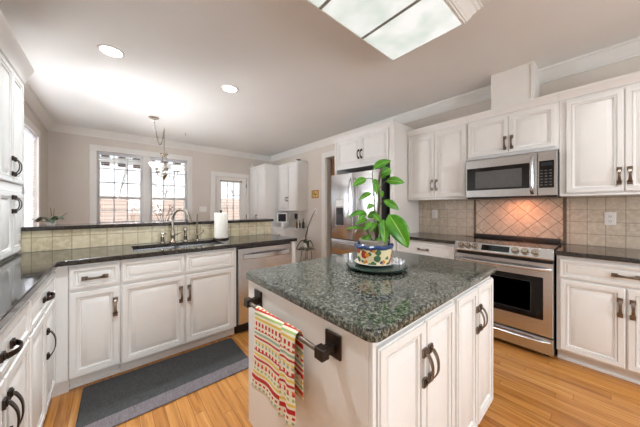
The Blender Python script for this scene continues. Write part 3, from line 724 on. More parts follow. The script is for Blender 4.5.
# cooktop lamp under the microwave
ld = bpy.data.lights.new('cooktop_lamp', 'AREA'); ld.shape = 'RECTANGLE'; ld.size = 0.12; ld.size_y = 0.05; ld.energy = 0.9; ld.color = (1, 0.36, 0.17)
lo = bpy.data.objects.new('cooktop_lamp', ld); COL.objects.link(lo); lo.location = (3.19, 0.56, 1.358); lo.rotation_euler = (0, 0, 0)

# ------------------------------------------------------------------ dishwasher
T = Thing('dishwasher', 'stainless steel dishwasher at the right end of the sink counter', 'dishwasher', (1.26, 2.64, 0))
FD = frame((0, 2.325, 0), (1, 0, 0), (0, -1, 0))
T.part('body', MB(FD).box((0.94, 0.1, -0.6), (1.578, 0.873, -0.034)), M['darkgrey'])
T.part('toe_panel', MB(FD).box((0.945, 0.001, -0.55), (1.573, 0.1, -0.07)), M['black'])
dd = T.part('door', rect_rings(MB(FD), 0.945, 0.11, 1.574, 0.862, [(0, -0.033), (0, -0.006), (0.005, 0)]), M['steel'])
hb = []
for i in range(17):
    t = i / 16; k = 2 * t - 1; n = 0.012 + 0.036 * (1 - k * k); u = 0.995 + 0.53 * t
    hb.append([(u, 0.755, n - 0.012), (u, 0.80, n - 0.012), (u, 0.805, n - 0.004), (u, 0.80, n + 0.006), (u, 0.76, n + 0.006), (u, 0.752, n - 0.004)])
T.part('handle', MB(FD).loft(hb), M['steel'], dd)
T.part('badge', MB(FD).box((1.515, 0.745, 0.0004), (1.535, 0.765, 0.002)), M['chrome'], dd)

# ------------------------------------------------------------------ sink and taps
def sink():
    T = Thing('kitchen_sink', 'stainless steel undermount double sink set in the dark worktop', 'sink', (0.5, 2.62, 0.68))
    zt, zb = 0.878, 0.69; xm = 0.50
    for x0, x1 in ((SX0 - 0.012, xm - 0.008), (xm + 0.008, SX1 + 0.012)):
        y0, y1 = SY0 - 0.012, SY1 + 0.012
        R = lambda i, z: [(x0 + i, y0 + i, z), (x1 - i, y0 + i, z), (x1 - i, y1 - i, z), (x0 + i, y1 - i, z)]
        T.part('basin', MB().loft([R(0, zt), R(0.006, zt), R(0.012, zb + 0.02), R(0.03, zb), R(0.04, zb)], True, False, True).loft([R(0, zt), R(-0.001, zb - 0.004)], True, False, True), M['steel'])
        T.part('drain', MB().lathe([(0.04, zb + 0.0005), (0.042, zb + 0.003), (0.03, zb + 0.003), (0.028, zb + 0.001), (0, zb + 0.001)], ((x0 + x1) / 2, 2.62, 0), 20), M['chrome'])
    T.part('divider', MB().box((xm - 0.0085, SY0 - 0.012, zb), (xm + 0.0085, SY1 + 0.012, zt - 0.012)), M['steel'], None, 0.003)
sink()
ZT = 0.9145
def faucet():
    x, y = 0.475, 2.868
    T = Thing('kitchen_faucet', 'tall brushed nickel gooseneck faucet behind the sink', 'faucet', (x, y, ZT))
    T.part('base', MB().lathe([(0.03, 0), (0.03, 0.006), (0.024, 0.012), (0.02, 0.03), (0.021, 0.06), (0.024, 0.075), (0.022, 0.085), (0.018, 0.12), (0.016, 0.13)], (x, y, ZT)), M['nickel'])
    path = [(x, y, ZT + 0.12 + 0.015 * i) for i in range(7)]
    r = 0.095; dx, dy = 0.66, -0.75
    for i in range(13):
        a = PI - i / 12 * PI * 0.93
        path.append((x + dx * (r + r * math.cos(a)), y + dy * (r + r * math.cos(a)), ZT + 0.225 + r * 1.15 * math.sin(a)))
    T.part('spout', MB().tube(path, [0.0135] * 12 + [0.013] * (len(path) - 12), 12), M['nickel'])
    e = Vector(path[-1]); d = (e - Vector(path[-2])).normalized()
    T.part('spray_head', MB().tube([e - d * 0.005, e + d * 0.02, e + d * 0.045, e + d * 0.05], [0.0145, 0.017, 0.0185, 0.014], 14), M['nickel'])
    T.part('lever', MB().tube([(x + 0.02, y, ZT + 0.07), (x + 0.04, y - 0.005, ZT + 0.078), (x + 0.075, y - 0.02, ZT + 0.10)], [0.008, 0.007, 0.005], 10), M['nickel'])
faucet()
def dispenser():
    x, y = 0.388, 2.868
    T = Thing('soap_dispenser', 'short brushed nickel soap dispenser left of the gooseneck faucet', 'soap dispenser', (x, y, ZT))
    T.part('base', MB().lathe([(0.024, 0), (0.024, 0.005), (0.017, 0.01), (0.016, 0.05), (0.019, 0.06), (0.012, 0.068), (0.010, 0.085)], (x, y, ZT)), M['nickel'])
    T.part('pump', MB().lathe([(0.014, 0.085), (0.015, 0.098), (0.008, 0.106), (0, 0.108)], (x, y, ZT), 18).tube([(x, y, ZT + 0.093), (x + 0.02, y - 0.03, ZT + 0.095), (x + 0.025, y - 0.04, ZT + 0.088)], 0.006, 8), M['nickel'])
dispenser()
def sprayer():
    x, y = 0.592, 2.868
    T = Thing('side_sprayer', 'short brushed nickel side sprayer just right of the gooseneck faucet', 'sprayer', (x, y, ZT))
    T.part('base', MB().lathe([(0.025, 0), (0.025, 0.005), (0.018, 0.01), (0.0165, 0.05), (0.019, 0.055)], (x, y, ZT)), M['nickel'])
    T.part('spray_head', MB().lathe([(0.015, 0.0555), (0.014, 0.09), (0.018, 0.115), (0.019, 0.14), (0.012, 0.152), (0, 0.154)], (x, y, ZT), 20), M['nickel'])
sprayer()
def filter_tap():
    x, y = 0.705, 2.868
    T = Thing('filter_tap', 'slim brushed nickel drinking water tap with side lever, beside the paper towels', 'faucet', (x, y, ZT))
    T.part('base', MB().lathe([(0.022, 0), (0.022, 0.005), (0.014, 0.012), (0.013, 0.05), (0.016, 0.056), (0.010, 0.07)], (x, y, ZT)), M['nickel'])
    T.part('spout', MB().tube([(x, y, ZT + 0.06), (x, y, ZT + 0.16), (x, y - 0.004, ZT + 0.24), (x, y - 0.012, ZT + 0.285)], [0.009, 0.008, 0.0065, 0.005], 10), M['nickel'])
    T.part('lever', MB().tube([(x, y, ZT + 0.055), (x + 0.03, y - 0.01, ZT + 0.068), (x + 0.055, y - 0.015, ZT + 0.09), (x + 0.06, y - 0.015, ZT + 0.11)], [0.008, 0.008, 0.007, 0.009], 10), M['nickel'])
filter_tap()
T = Thing('paper_towel_holder', 'dark upright paper towel holder on the worktop right of the sink', 'holder', (0.93, 2.78, ZT))
T.part('base', MB().lathe([(0.082, 0), (0.084, 0.006), (0.078, 0.014), (0.02, 0.016)], (0.93, 2.78, ZT)), M['darkbronze'])
T.part('rod', MB().lathe([(0.008, 0.015), (0.008, 0.305), (0.014, 0.312), (0.014, 0.324), (0, 0.328)], (0.93, 2.78, ZT), 16), M['darkbronze'])
single('paper_towel_roll', MB().loft([[(0.93 + r * math.cos(2 * PI * k / 36), 2.78 + r * math.sin(2 * PI * k / 36), ZT + z) for k in range(36)] for r, z in ((0.02, 0.0175), (0.068, 0.0175), (0.070, 0.02), (0.070, 0.292), (0.068, 0.295), (0.02, 0.295), (0.02, 0.0175))], True, False, False), M['paper'],
       'white paper towel roll standing on its holder right of the sink', 'paper towel', (0.93, 2.78, ZT + 0.0175))

# ------------------------------------------------------------------ island
IX0, IX1, IY0, IY1 = 0.57, 1.755, 0.445, 1.265
FI = frame((0, 0.426, 0), (1, 0, 0), (0, -1, 0))
T = Thing('kitchen_island', 'white island cabinet with two pairs of raised panel doors', 'kitchen island', ((IX0 + IX1) / 2, (IY0 + IY1) / 2, 0))
T.part('carcass', MB().box((IX0, IY0 + 0.001, 0.10), (IX1, IY1, 0.877)), M['cab'], None, 0.003)
T.part('toe_kick', MB().box((IX0 + 0.004, IY0 + 0.06, 0.001), (IX1 - 0.06, IY1 - 0.06, 0.10)), M['cab'])
T.part('trim_strip', MB().box((IX0 + 0.001, IY0 - 0.014, 0.10), (IX0 + 0.018, IY0 + 0.0005, 0.877)), M['cab'], None, 0.003)
for a, b, p in ((0.598, 0.885, 0.866), (0.891, 1.158, 0.911), (1.196, 1.462, 1.442), (1.468, 1.742, 1.488)):
    add_door(T, FI, a, 0.112, b, 0.845, (p, 0.682))
def rounded(x0, y0, x1, y1, r, z, n=7):
    out = []
    for cx, cy, a0 in ((x1 - r, y0 + r, -PI / 2), (x1 - r, y1 - r, 0), (x0 + r, y1 - r, PI / 2), (x0 + r, y0 + r, PI)):
        for k in range(n): a = a0 + PI / 2 * k / (n - 1); out.append((cx + r * math.cos(a), cy + r * math.sin(a), z))
    return out
mb = MB()
CX0, CX1, CY0, CY1 = 0.553, 1.772, 0.412, 1.287
mb.loft([rounded(CX0 + i, CY0 + i, CX1 - i, CY1 - i, 0.035 - i * 0.5, z) for i, z in ((0.005, 0.878), (0.001, 0.881), (0, 0.885), (0, 0.907), (0.0015, 0.911), (0.005, 0.914))])
single('island_countertop', mb, M['granite'], 'speckled grey green granite slab with rounded corners on the island', 'countertop', ((CX0 + CX1) / 2, (CY0 + CY1) / 2, 0.878))

T = Thing('towel_bar', 'dark bronze towel bar with square mounts on the end of the island', 'towel bar', (0.53, 0.86, 0.79))
for y in (0.59, 1.14):
    mt = T.part('mount', MB().box((0.561, y - 0.037, 0.765), (0.5695, y + 0.037, 0.845)), M['darkbronze'], None, 0.002)
    T.part('post', MB().loft([[(0.561, y - a, 0.797 - a * 0.9), (0.561, y + a, 0.797 - a * 0.9), (0.561, y + a, 0.797 + a * 0.9), (0.561, y - a, 0.797 + a * 0.9)] if k == 0 else [(0.53, y - 0.012, 0.786), (0.53, y + 0.012, 0.786), (0.53, y + 0.012, 0.81), (0.53, y - 0.012, 0.81)] for k, a in ((0, 0.016), (1, 0.012))]), M['darkbronze'], mt)
    T.part('end_block', MB().box((0.498, y - 0.02, 0.778), (0.53, y + 0.02, 0.816)), M['darkbronze'], mt, 0.003)
T.part('bar', MB().tube([(0.514, 0.605, 0.797), (0.514, 1.125, 0.797)], 0.0085, 14), M['bronze'])

def towel():
    def sheet(y_near, y_far, off, zf_near, zf_far, zb, thick_seed, amp):
        """a cloth folded over the bar: front drop in front (x smaller), back drop behind"""
        mb = MB(); nu, nv = 22, 46; rbar = 0.0105 + off
        for j in range(nv + 1):
            for i in range(nu + 1):
                s_ = i / nu; y = y_far + (y_near - y_far) * s_
                Lf = 0.797 - (zf_far + (zf_near - zf_far) * s_); Lb = 0.797 - zb; arc = PI * rbar; tot = Lf + arc + Lb
                q = tot * j / nv
                if q < Lf:
                    z = 0.797 - (Lf - q); x = 0.514 - rbar
                    k = (0.797 - z) / Lf
                    x -= amp * k * (math.sin(s_ * 9 + thick_seed) * 0.5 + 0.45) * 1.0
                    y += 0.012 * k * math.sin(z * 17 + thick_seed) + k * k * 0.012
                elif q < Lf + arc:
                    a = PI - (q - Lf) / rbar; x = 0.514 + rbar * math.cos(a); z = 0.797 + rbar * math.sin(a)
                else:
                    z = 0.797 - (q - Lf - arc); x = 0.514 + rbar
                mb.v.append((x, y, z)); mb.uv[len(mb.v) - 1] = (s_ * (y_far - y_near) / 0.28 + thick_seed, q / 0.55)
        for j in range(nv):
            for i in range(nu):
                a = j * (nu + 1) + i; mb.f.append((a, a + 1, a + nu + 2, a + nu + 1))
        return mb
    T = Thing('kitchen_towel', 'red, yellow and green striped kitchen towel hanging over the towel bar', 'towel', (0.51, 0.88, 0.35))
    for nm, mb in (('towel_front', sheet(0.79, 1.04, 0.003, 0.475, 0.445, 0.60, 0.3, 0.012)), ('towel_fold', sheet(0.715, 0.805, 0.008, 0.475, 0.465, 0.56, 2.0, 0.012))):
        o = T.part(nm, mb, M['towel'], None, 0, 80)
        sm = o.modifiers.new('thickness', 'SOLIDIFY'); sm.thickness = 0.003; sm.offset = 0
towel()

# ------------------------------------------------------------------ plant on the island
RV = Vector((math.cos(YAW), -math.sin(YAW), 0)); FV = Vector((math.sin(YAW), math.cos(YAW), 0))
PC = Vector((1.17, 0.86, 0))
ZI = 0.9145
tray = Thing('turntable', 'round dark green marble turntable in the middle of the island', 'tray', (PC.x, PC.y, ZI))
tray.part('plate', MB().lathe([(0.165, 0.012), (0.172, 0.015), (0.174, 0.020), (0.170, 0.024), (0.155, 0.025), (0, 0.025)], (PC.x, PC.y, ZI), 48), M['greentray'])
tray.part('base', MB().lathe([(0.09, 0.0), (0.09, 0.012), (0, 0.012)], (PC.x, PC.y, ZI), 32), M['black'])
ZP = ZI + 0.0255
PP = PC - RV * 0.015 - FV * 0.01
single('saucer', MB().lathe([(0.06, 0), (0.07, 0.001), (0.105, 0.012), (0.112, 0.016), (0.11, 0.018), (0.098, 0.012), (0.085, 0.006), (0, 0.006)], (PP.x, PP.y, ZP), 40), M['ceramic'], 'white saucer under the floral plant pot', 'saucer', (PP.x, PP.y, ZP))
ZQ = ZP + 0.0065
def leaf_mb(base, tip, width, nrm, fold=0.25, droop=0.0):
    base = Vector(base); tip = Vector(tip); ax = tip - base; L = ax.length; d = ax / L
    n = (Vector(nrm) - d * Vector(nrm).dot(d)).normalized(); sd = d.cross(n)
    mb = MB(); nl, nw = 12, 6
    for j in range(nl + 1):
        t = j / nl
        w = width * 0.5 * (math.sin(PI * min(1, t * 0.97 + 0.015) ** 0.78) ** 0.85) if 0 < t < 1 else 0.001
        c = base + ax * t + n * (0.10 * L * math.sin(PI * t)) - Vector((0, 0, droop * t * t))
        for i in range(nw + 1):
            s_ = -1 + 2 * i / nw
            p = c + sd * (s_ * w) + n * (abs(s_) * w * fold)
            mb.v.append(tuple(p)); mb.uv[len(mb.v) - 1] = (s_, t)
    for j in range(nl):
        for i in range(nw):
            a = j * (nw + 1) + i; mb.f.append((a, a + 1, a + nw + 2, a + nw + 1))
    return mb
def plant():
    T = Thing('potted_plant', 'leafy green plant in a floral glazed pot on the island turntable', 'plant', (PP.x, PP.y, ZQ))
    c = (PP.x, PP.y, ZQ)
    pot = T.part('pot', MB().lathe([(0.078, 0), (0.088, 0.004), (0.094, 0.02), (0.098, 0.05), (0.1, 0.085), (0.1, 0.10), (0.094, 0.10), (0.09, 0.05), (0.08, 0.012), (0, 0.012)], c, 40), M['floral'], label='cream pot painted with red and green flowers')
    rm = MB()
    for k in range(8):   # scalloped rim
        pass
    rings = []
    for r, z in ((0.1005, 0.088), (0.107, 0.094), (0.109, 0.104), (0.103, 0.112), (0.095, 0.109), (0.0945, 0.1)):
        rings.append([(c[0] + r * (1 + 0.035 * math.cos(8 * 2 * PI * k / 64)) * math.cos(2 * PI * k / 64), c[1] + r * (1 + 0.035 * math.cos(8 * 2 * PI * k / 64)) * math.sin(2 * PI * k / 64), c[2] + z + 0.004 * math.cos(8 * 2 * PI * k / 64)) for k in range(64)])
    T.part('pot_rim', rm.loft(rings, True, False, False), M['blueglaze'], pot, label='blue scalloped rim')
    np_ = T.part('nursery_pot', MB().lathe([(0.06, 0.014), (0.076, 0.10), (0.08, 0.128), (0.085, 0.128), (0.085, 0.138), (0.077, 0.138), (0.074, 0.12), (0, 0.12)], c, 36), M['greypot'])
    T.part('soil', MB().lathe([(0.073, 0.1205), (0.05, 0.126), (0, 0.128)], c, 24), M['soil'], np_)
    K = 1.41 / FPX
    def P(px, py, df=0.0):    # picture-plane offsets around the pot, df metres away from the viewer
        return PP + RV * ((px - 372) * K) + FV * df + Vector((0, 0, CAM_H + (208.1 - py) * K))
    soil = P(374, 240); 
    st = lambda pts, r: MB().tube(pts, [r * (1 - 0.45 * i / (len(pts) - 1)) for i in range(len(pts))], 8)
    T.part('stem', st([P(375, 241), P(376.5, 220, 0.005), P(377.5, 200), P(377, 185, 0.01), P(379, 172, 0.012), P(381, 168, 0.014)], 0.0085), M['trunk'], label='thick brown main stem')
    T.part('stem', st([P(373, 241, -0.02), P(372.5, 225, -0.02), P(372, 205, -0.015), P(371.5, 190, -0.01), P(370, 175, -0.01), P(371, 169, -0.01)], 0.0042), M['stem'])
    T.part('stem', st([P(371, 241, 0.01), P(366, 232, 0.01), P(362, 222), P(362, 214)], 0.004), M['stem'])
    T.part('stem', st([P(376, 241, -0.03), P(380, 226, -0.05), P(385, 214, -0.06)], 0.004), M['stem'])
    V = -FV; UP = Vector((0, 0, 1))
    leaves = [  # base, tip, df base, df tip, width, normal tilt (up component)
        ((371, 169), (389, 160.5), -0.01, 0.0, 0.050, 0.5), ((380, 174), (390, 168), 0.01, 0.03, 0.062, 0.2), ((384, 181), (402, 183), 0.0, -0.01, 0.052, 0.35),
        ((364, 179), (350, 187), -0.01, -0.03, 0.046, 0.4), ((369, 193), (356, 200.5), -0.01, -0.04, 0.034, 0.9), ((373, 181), (373.5, 195), -0.01, -0.03, 0.034, 0.1),
        ((370, 183), (376, 181), -0.01, -0.02, 0.030, 0.3), ((382, 200.5), (396, 210), 0.0, -0.02, 0.046, 0.2), ((384, 214), (400, 245), -0.06, -0.10, 0.105, 0.35),
        ((379, 219), (378, 241), -0.05, -0.10, 0.064, 0.15), ((364, 212), (346, 217), 0.0, -0.03, 0.036, 0.9), ((364, 213), (355, 221), 0.0, -0.06, 0.036, 0.9),
        ((366, 229), (343, 228.5), 0.0, -0.02, 0.022, 0.8), ((370, 204), (364, 209), -0.01, -0.03, 0.030, 0.3), ((374, 222), (366, 231), -0.02, -0.06, 0.030, 0.6),
        ((374, 236), (375, 244), -0.05, -0.075, 0.024, 0.2), ((368, 234), (362, 240), -0.01, -0.05, 0.026, 0.6), ((388, 205), (394, 200), 0.03, 0.06, 0.03, 0.5),
        ((372, 232), (378, 226), 0.0, 0.02, 0.03, 0.3), ((378, 191), (383, 197), 0.02, 0.05, 0.035, 0.4), ((376, 212), (368, 218), 0.03, 0.06, 0.04, 0.4),
        ((368, 222), (360, 230), -0.03, -0.06, 0.034, 0.6), ((376, 228), (384, 236), -0.03, -0.06, 0.036, 0.5), ((371, 214), (377, 222), -0.02, -0.05, 0.034, 0.3), ((366, 236), (358, 241), 0.0, -0.03, 0.026, 0.8), ((379, 233), (386, 229), 0.03, 0.06, 0.034, 0.5), ((380, 178), (386, 172), 0.02, 0.04, 0.034, 0.3), ((365, 219), (352, 224), -0.01, -0.05, 0.03, 0.9)]
    for b, t, db, dt, w, upc in leaves:
        bp = P(b[0], b[1], db); tp = P(t[0], t[1], dt)
        o = T.part('leaf', leaf_mb(bp, tp, w, V + UP * upc + RV * random.uniform(-0.25, 0.25), 0.22), M['leaf'], None, 0, 80)
        sm = o.modifiers.new('thickness', 'SOLIDIFY'); sm.thickness = 0.0008
    for b, s in (((384, 181), (378.5, 188)), ((364, 179), (370.5, 179)), ((382, 200.5), (377.5, 206)), ((369, 193), (371.8, 196)), ((384, 214), (384, 217)), ((366, 229), (367, 233)), ((370, 204), (372, 207)), ((379, 219), (376.5, 226))):
        m_ = ((b[0] + s[0]) / 2, (b[1] + s[1]) / 2 - 1)
        dz = -0.05 if b[0] > 378 and b[1] > 212 else -0.003
        T.part('leaf_stalk', MB().tube([P(s[0], s[1], dz + 0.006), P(m_[0], m_[1], dz), P(b[0], b[1], dz)], [0.0024, 0.002, 0.0018], 6), M['stem'])
plant()
def crystals():
    c = PC + RV * 0.118 + FV * 0.01
    mb = MB(); rnd = random.Random(3)
    for k in range(44):
        a = rnd.uniform(0, 2 * PI); rr = rnd.uniform(0, 0.042); h = rnd.uniform(0.022, 0.04) * (1 - rr * 10)
        p = (c.x + rr * math.cos(a), c.y + rr * math.sin(a), ZP)
        q = (p[0] + rnd.uniform(-0.008, 0.008), p[1] + rnd.uniform(-0.008, 0.008), ZP + max(0.008, h))
        mb.tube([p, ((p[0] * 0.3 + q[0] * 0.7), (p[1] * 0.3 + q[1] * 0.7), p[2] * 0.3 + q[2] * 0.7), q], [0.006, 0.0055, 0.001], 6)
    mb.lathe([(0.038, 0.0), (0.036, 0.005), (0.02, 0.008), (0, 0.009)], (c.x, c.y, ZP), 16)
    single('crystal_cluster', mb, M['crystal'], 'small white crystal cluster on the turntable right of the plant pot', 'ornament', (c.x, c.y, ZP))
crystals()

# ------------------------------------------------------------------ rug
RC = (0.36, 2.09, 0.0005)
mb = MB(Matrix.Translation(RC) @ Matrix.Rotation(-0.02, 4, 'Z')).loft([rounded(-0.515 + i, -0.265 + i, 0.515 - i, 0.265 - i, 0.02, z, 4) for i, z in ((0.004, 0), (0, 0.004), (0.001, 0.009), (0.005, 0.012))])
o = single('floor_mat', mb, M['rug'], 'dark grey woven mat with a paler border stripe on the floor before the sink', 'rug', RC)

# ------------------------------------------------------------------ ceiling fittings
def ceiling_box():
    x0, x1, y0, y1, zb = 0.60, 1.872, 0.638, 1.197, 2.553
    T = Thing('ceiling_light_box', 'large fluorescent ceiling light in a white crown moulded box above the island', 'ceiling light', ((x0 + x1) / 2, (y0 + y1) / 2, zb))
    prof = [(-0.004, zb), (0.010, zb), (0.012, zb + 0.012), (0.02, zb + 0.014), (0.022, zb + 0.026), (0.034, zb + 0.036), (0.044, zb + 0.058), (0.062, zb + 0.078), (0.064, zb + 0.088), (0.076, zb + 0.094), (0.084, zb + 0.110), (0.092, zb + 0.112), (0.094, ZC - 0.001)]
    T.part('moulding', MB().loft([[(x0 - d, y0 - d, z), (x1 + d, y0 - d, z), (x1 + d, y1 + d, z), (x0 - d, y1 + d, z)] for d, z in prof], True, False, True), M['trim'])
    for k in range(3):
        a = x0 + (x1 - x0) * k / 3 + (0.006 if k else 0.004); b = x0 + (x1 - x0) * (k + 1) / 3 - (0.006 if k < 2 else 0.004)
        T.part('diffuser', MB().box((a, y0 + 0.004, zb + 0.003), (b, y1 - 0.004, zb + 0.008)), M['panel'])
    for k in (1, 2):
        x = x0 + (x1 - x0) * k / 3
        T.part('divider_bar', MB().box((x - 0.010, y0 + 0.003, zb - 0.001), (x + 0.010, y1 - 0.003, zb + 0.009)), M['greystrip'], label='grey divider strip')
ceiling_box()
def spot(x, y, e):
    d = bpy.data.lights.new('recessed_lamp', 'SPOT'); d.energy = e; d.spot_size = 2.3; d.spot_blend = 0.8; d.shadow_soft_size = 0.07; d.color = (0.85, 0.94, 1.0)
    o = bpy.data.objects.new('recessed_lamp', d); COL.objects.link(o); o.location = (x, y, ZC - 0.02)
def recessed(x, y, e, label):
    T = Thing('recessed_light', label, 'ceiling light', (x, y, ZC - 0.012), 'recessed ceiling lights')
    T.part('trim_ring', MB().loft([[(x + r * math.cos(2 * PI * k / 36), y + r * math.sin(2 * PI * k / 36), z) for k in range(36)] for r, z in ((0.098, ZC - 0.0005), (0.096, ZC - 0.006), (0.08, ZC - 0.009), (0.074, ZC - 0.0005))], True, False, False), M['trim'])
    spot(x, y, e)
    T.part('lens', MB().lathe([(0.074, ZC - 0.004), (0.05, ZC - 0.006), (0, ZC - 0.0065)], (x, y, 0), 30), M['lens'])
recessed(0.0, 2.88, 40, 'lit round recessed ceiling light at left, nearer the tall hutch')
recessed(1.06, 2.87, 40, 'lit round recessed ceiling light at right, towards the middle of the ceiling')
# downlights added out of view to brighten the room around the viewer
recessed(0.12, 1.45, 58, 'added round recessed fill light over the walkway before the left cabinets')
recessed(2.35, -0.15, 14, 'added round recessed fill light over the walkway before the stove wall')
recessed(1.15, -0.7, 15, 'added round recessed fill light behind the viewer, between island and back opening')
recessed(2.3, -1.6, 24, 'added round recessed fill light at the back of the kitchen by the stove wall')
recessed(0.0, -1.6, 34, 'added round recessed fill light at the back of the kitchen by the left wall')

def chandelier():
    x, y = 0.70, 5.0
    T = Thing('chandelier', 'brushed nickel chandelier with white glass shades hanging before the breakfast window', 'chandelier', (x, y, 1.75))
    cx, cy = 0.50, 4.55
    T.part('canopy', MB().lathe([(0.07, ZC - 0.0005), (0.068, ZC - 0.012), (0.04, ZC - 0.028), (0.012, ZC - 0.034), (0, ZC - 0.035)], (cx, cy, 0), 24), M['nickel'])
    pts = []
    a = Vector((cx, cy, ZC - 0.034)); b = Vector((x, y, ZC - 0.03))
    for i in range(25):
        t = i / 24; p = a.lerp(b, t); p.z -= 0.42 * 4 * t * (1 - t) * 0.62 + 0.12 * (t * t) * (1 - t) * 4; pts.append(p)
    ch = MB()
    for i in range(24):
        m_ = (pts[i] + pts[i + 1]) / 2; d = (pts[i + 1] - pts[i]); L = d.length * 0.72
        d.normalize(); s1 = d.cross(Vector((1, 0.2, 0.1))).normalized(); s2 = d.cross(s1).normalized()
        s_ = s1 if i % 2 else s2
        ch.tube([m_ + d * (L * math.cos(2 * PI * k / 10)) + s_ * (0.009 * math.sin(2 * PI * k / 10)) for k in range(11)], 0.0032, 5)
    T.part('chain', ch, M['nickel'])
    T.part('ceiling_hook', MB().tube([(x, y, ZC - 0.001), (x, y, ZC - 0.03), (x + 0.012, y, ZC - 0.045), (x, y, ZC - 0.06)], 0.004, 6), M['nickel'])
    T.part('stem', MB().tube([(x, y, ZC - 0.055), (x, y, 2.215)], 0.007, 10), M['nickel'])
    T.part('hub', MB().lathe([(0.008, 2.225), (0.03, 2.222), (0.062, 2.215), (0.062, 2.195), (0.035, 2.19), (0.012, 2.178), (0.012, 2.16)], (x, y, 0), 24), M['nickel'])
    rods = MB()
    for k in range(3):
        a_ = 2 * PI * k / 3 + 0.3; rods.tube([(x + 0.03 * math.cos(a_), y + 0.03 * math.sin(a_), 2.2), (x + 0.03 * math.cos(a_), y + 0.03 * math.sin(a_), 1.87)], 0.006, 8)
    T.part('rod', rods, M['nickel'])
    T.part('finial', MB().lathe([(0.0, 1.74), (0.012, 1.765), (0.03, 1.80), (0.05, 1.84), (0.05, 1.852), (0.036, 1.87), (0.036, 1.885), (0, 1.89)], (x, y, 0), 20), M['nickel'])
    for k in range(3):
        a_ = 2 * PI * k / 3 - YAW - PI / 2; ux, uy = math.cos(a_), math.sin(a_)
        path = [(x + ux * r, y + uy * r, z) for r, z in ((0.04, 1.86), (0.08, 1.83), (0.13, 1.815), (0.18, 1.83), (0.205, 1.87), (0.205, 1.905))]
        ar = T.part('arm', MB().tube(path, 0.006, 8), M['nickel'])
        c = (x + ux * 0.205, y + uy * 0.205, 0)
        pl = bpy.data.lights.new('chandelier_lamp', 'POINT'); pl.energy = 0.12; pl.color = (1, 0.95, 0.88); pl.shadow_soft_size = 0.04
        po = bpy.data.objects.new('chandelier_lamp', pl); COL.objects.link(po); po.location = (c[0], c[1], 2.02)
        T.part('cup', MB().lathe([(0.012, 1.90), (0.03, 1.912), (0.034, 1.925), (0, 1.927)], c, 18), M['nickel'], ar)
        T.part('shade', MB().loft([[(c[0] + r * math.cos(2 * PI * q / 28), c[1] + r * math.sin(2 * PI * q / 28), z) for q in range(28)] for r, z in ((0.028, 1.928), (0.06, 1.94), (0.09, 1.965), (0.104, 1.995), (0.108, 2.01), (0.104, 2.01), (0.098, 1.992), (0.085, 1.967), (0.055, 1.945), (0.002, 1.936))], True, True, True), M['shade'], ar)
chandelier()
single('ceiling_hook', MB().tube([(1.05, 5.1, ZC - 0.0005), (1.05, 5.1, ZC - 0.02), (1.062, 5.1, ZC - 0.034), (1.05, 5.1, ZC - 0.046), (1.042, 5.1, ZC - 0.036)], 0.004, 6), M['darkbronze'], 'tiny dark hook in the ceiling right of the chandelier', 'hook', (1.05, 5.1, ZC - 0.046))

# ------------------------------------------------------------------ outlets and switches
def plate_thing(name, label, cat, F, u, z, w=0.07, h=0.115, kind='outlet'):
    T = Thing(name, label, cat, tuple(F @ Vector((u, z, 0))))
    T.part('cover_plate', rect_rings(MB(F), u - w / 2, z - h / 2, u + w / 2, z + h / 2, [(0, 0.0004), (0, 0.003), (0.004, 0.006), (0.006, 0.006)]), M['plate'])
    if kind == 'outlet':
        for s_ in (-1, 1):
            so = T.part('socket', MB(F).box((u - 0.016, z + s_ * 0.022 - 0.014, 0.006), (u + 0.016, z + s_ * 0.022 + 0.014, 0.008)), M['plate'], None, 0.002)
            T.part('slot', MB(F).box((u - 0.008, z + s_ * 0.022 - 0.004, 0.0081), (u - 0.0055, z + s_ * 0.022 + 0.007, 0.0085)).box((u + 0.0055, z + s_ * 0.022 - 0.004, 0.0081), (u + 0.008, z + s_ * 0.022 + 0.007, 0.0085)).box((u - 0.0025, z + s_ * 0.022 - 0.011, 0.0081), (u + 0.0025, z + s_ * 0.022 - 0.006, 0.0085)), M['black'], so)
    else:
        n = max(1, round(w / 0.07))
        for k in range(n):
            uu = u - w / 2 + w * (k + 0.5) / n
            T.part('toggle', MB(F).box((uu - 0.005, z - 0.01, 0.006), (uu + 0.005, z + 0.012, 0.014)), M['plate'], None, 0.001)
FT = frame((XW - 0.008, 0, 0), (0, -1, 0), (-1, 0, 0)); FW = frame((XW, 0, 0), (0, -1, 0), (-1, 0, 0)); FY = frame((0, YF, 0), (1, 0, 0), (0, -1, 0)); FB = frame((0, 2.951, 0), (1, 0, 0), (0, -1, 0))
plate_thing('wall_outlet', 'white outlet on the tiles right of the stove', 'outlet', FT, 0.045, 1.168)
plate_thing('wall_outlet', 'white outlet on the tiles between the stove and the refrigerator panel', 'outlet', FT, -1.507, 1.182)
plate_thing('light_switch', 'white switch plate on the far wall between window and garden door', 'light switch', FY, 1.60, 1.242, 0.16, 0.12, 'switch')
plate_thing('light_switch', 'white switch plate below the small picture by the doorway', 'light switch', FW, -4.09, 1.20, 0.07, 0.115, 'switch')

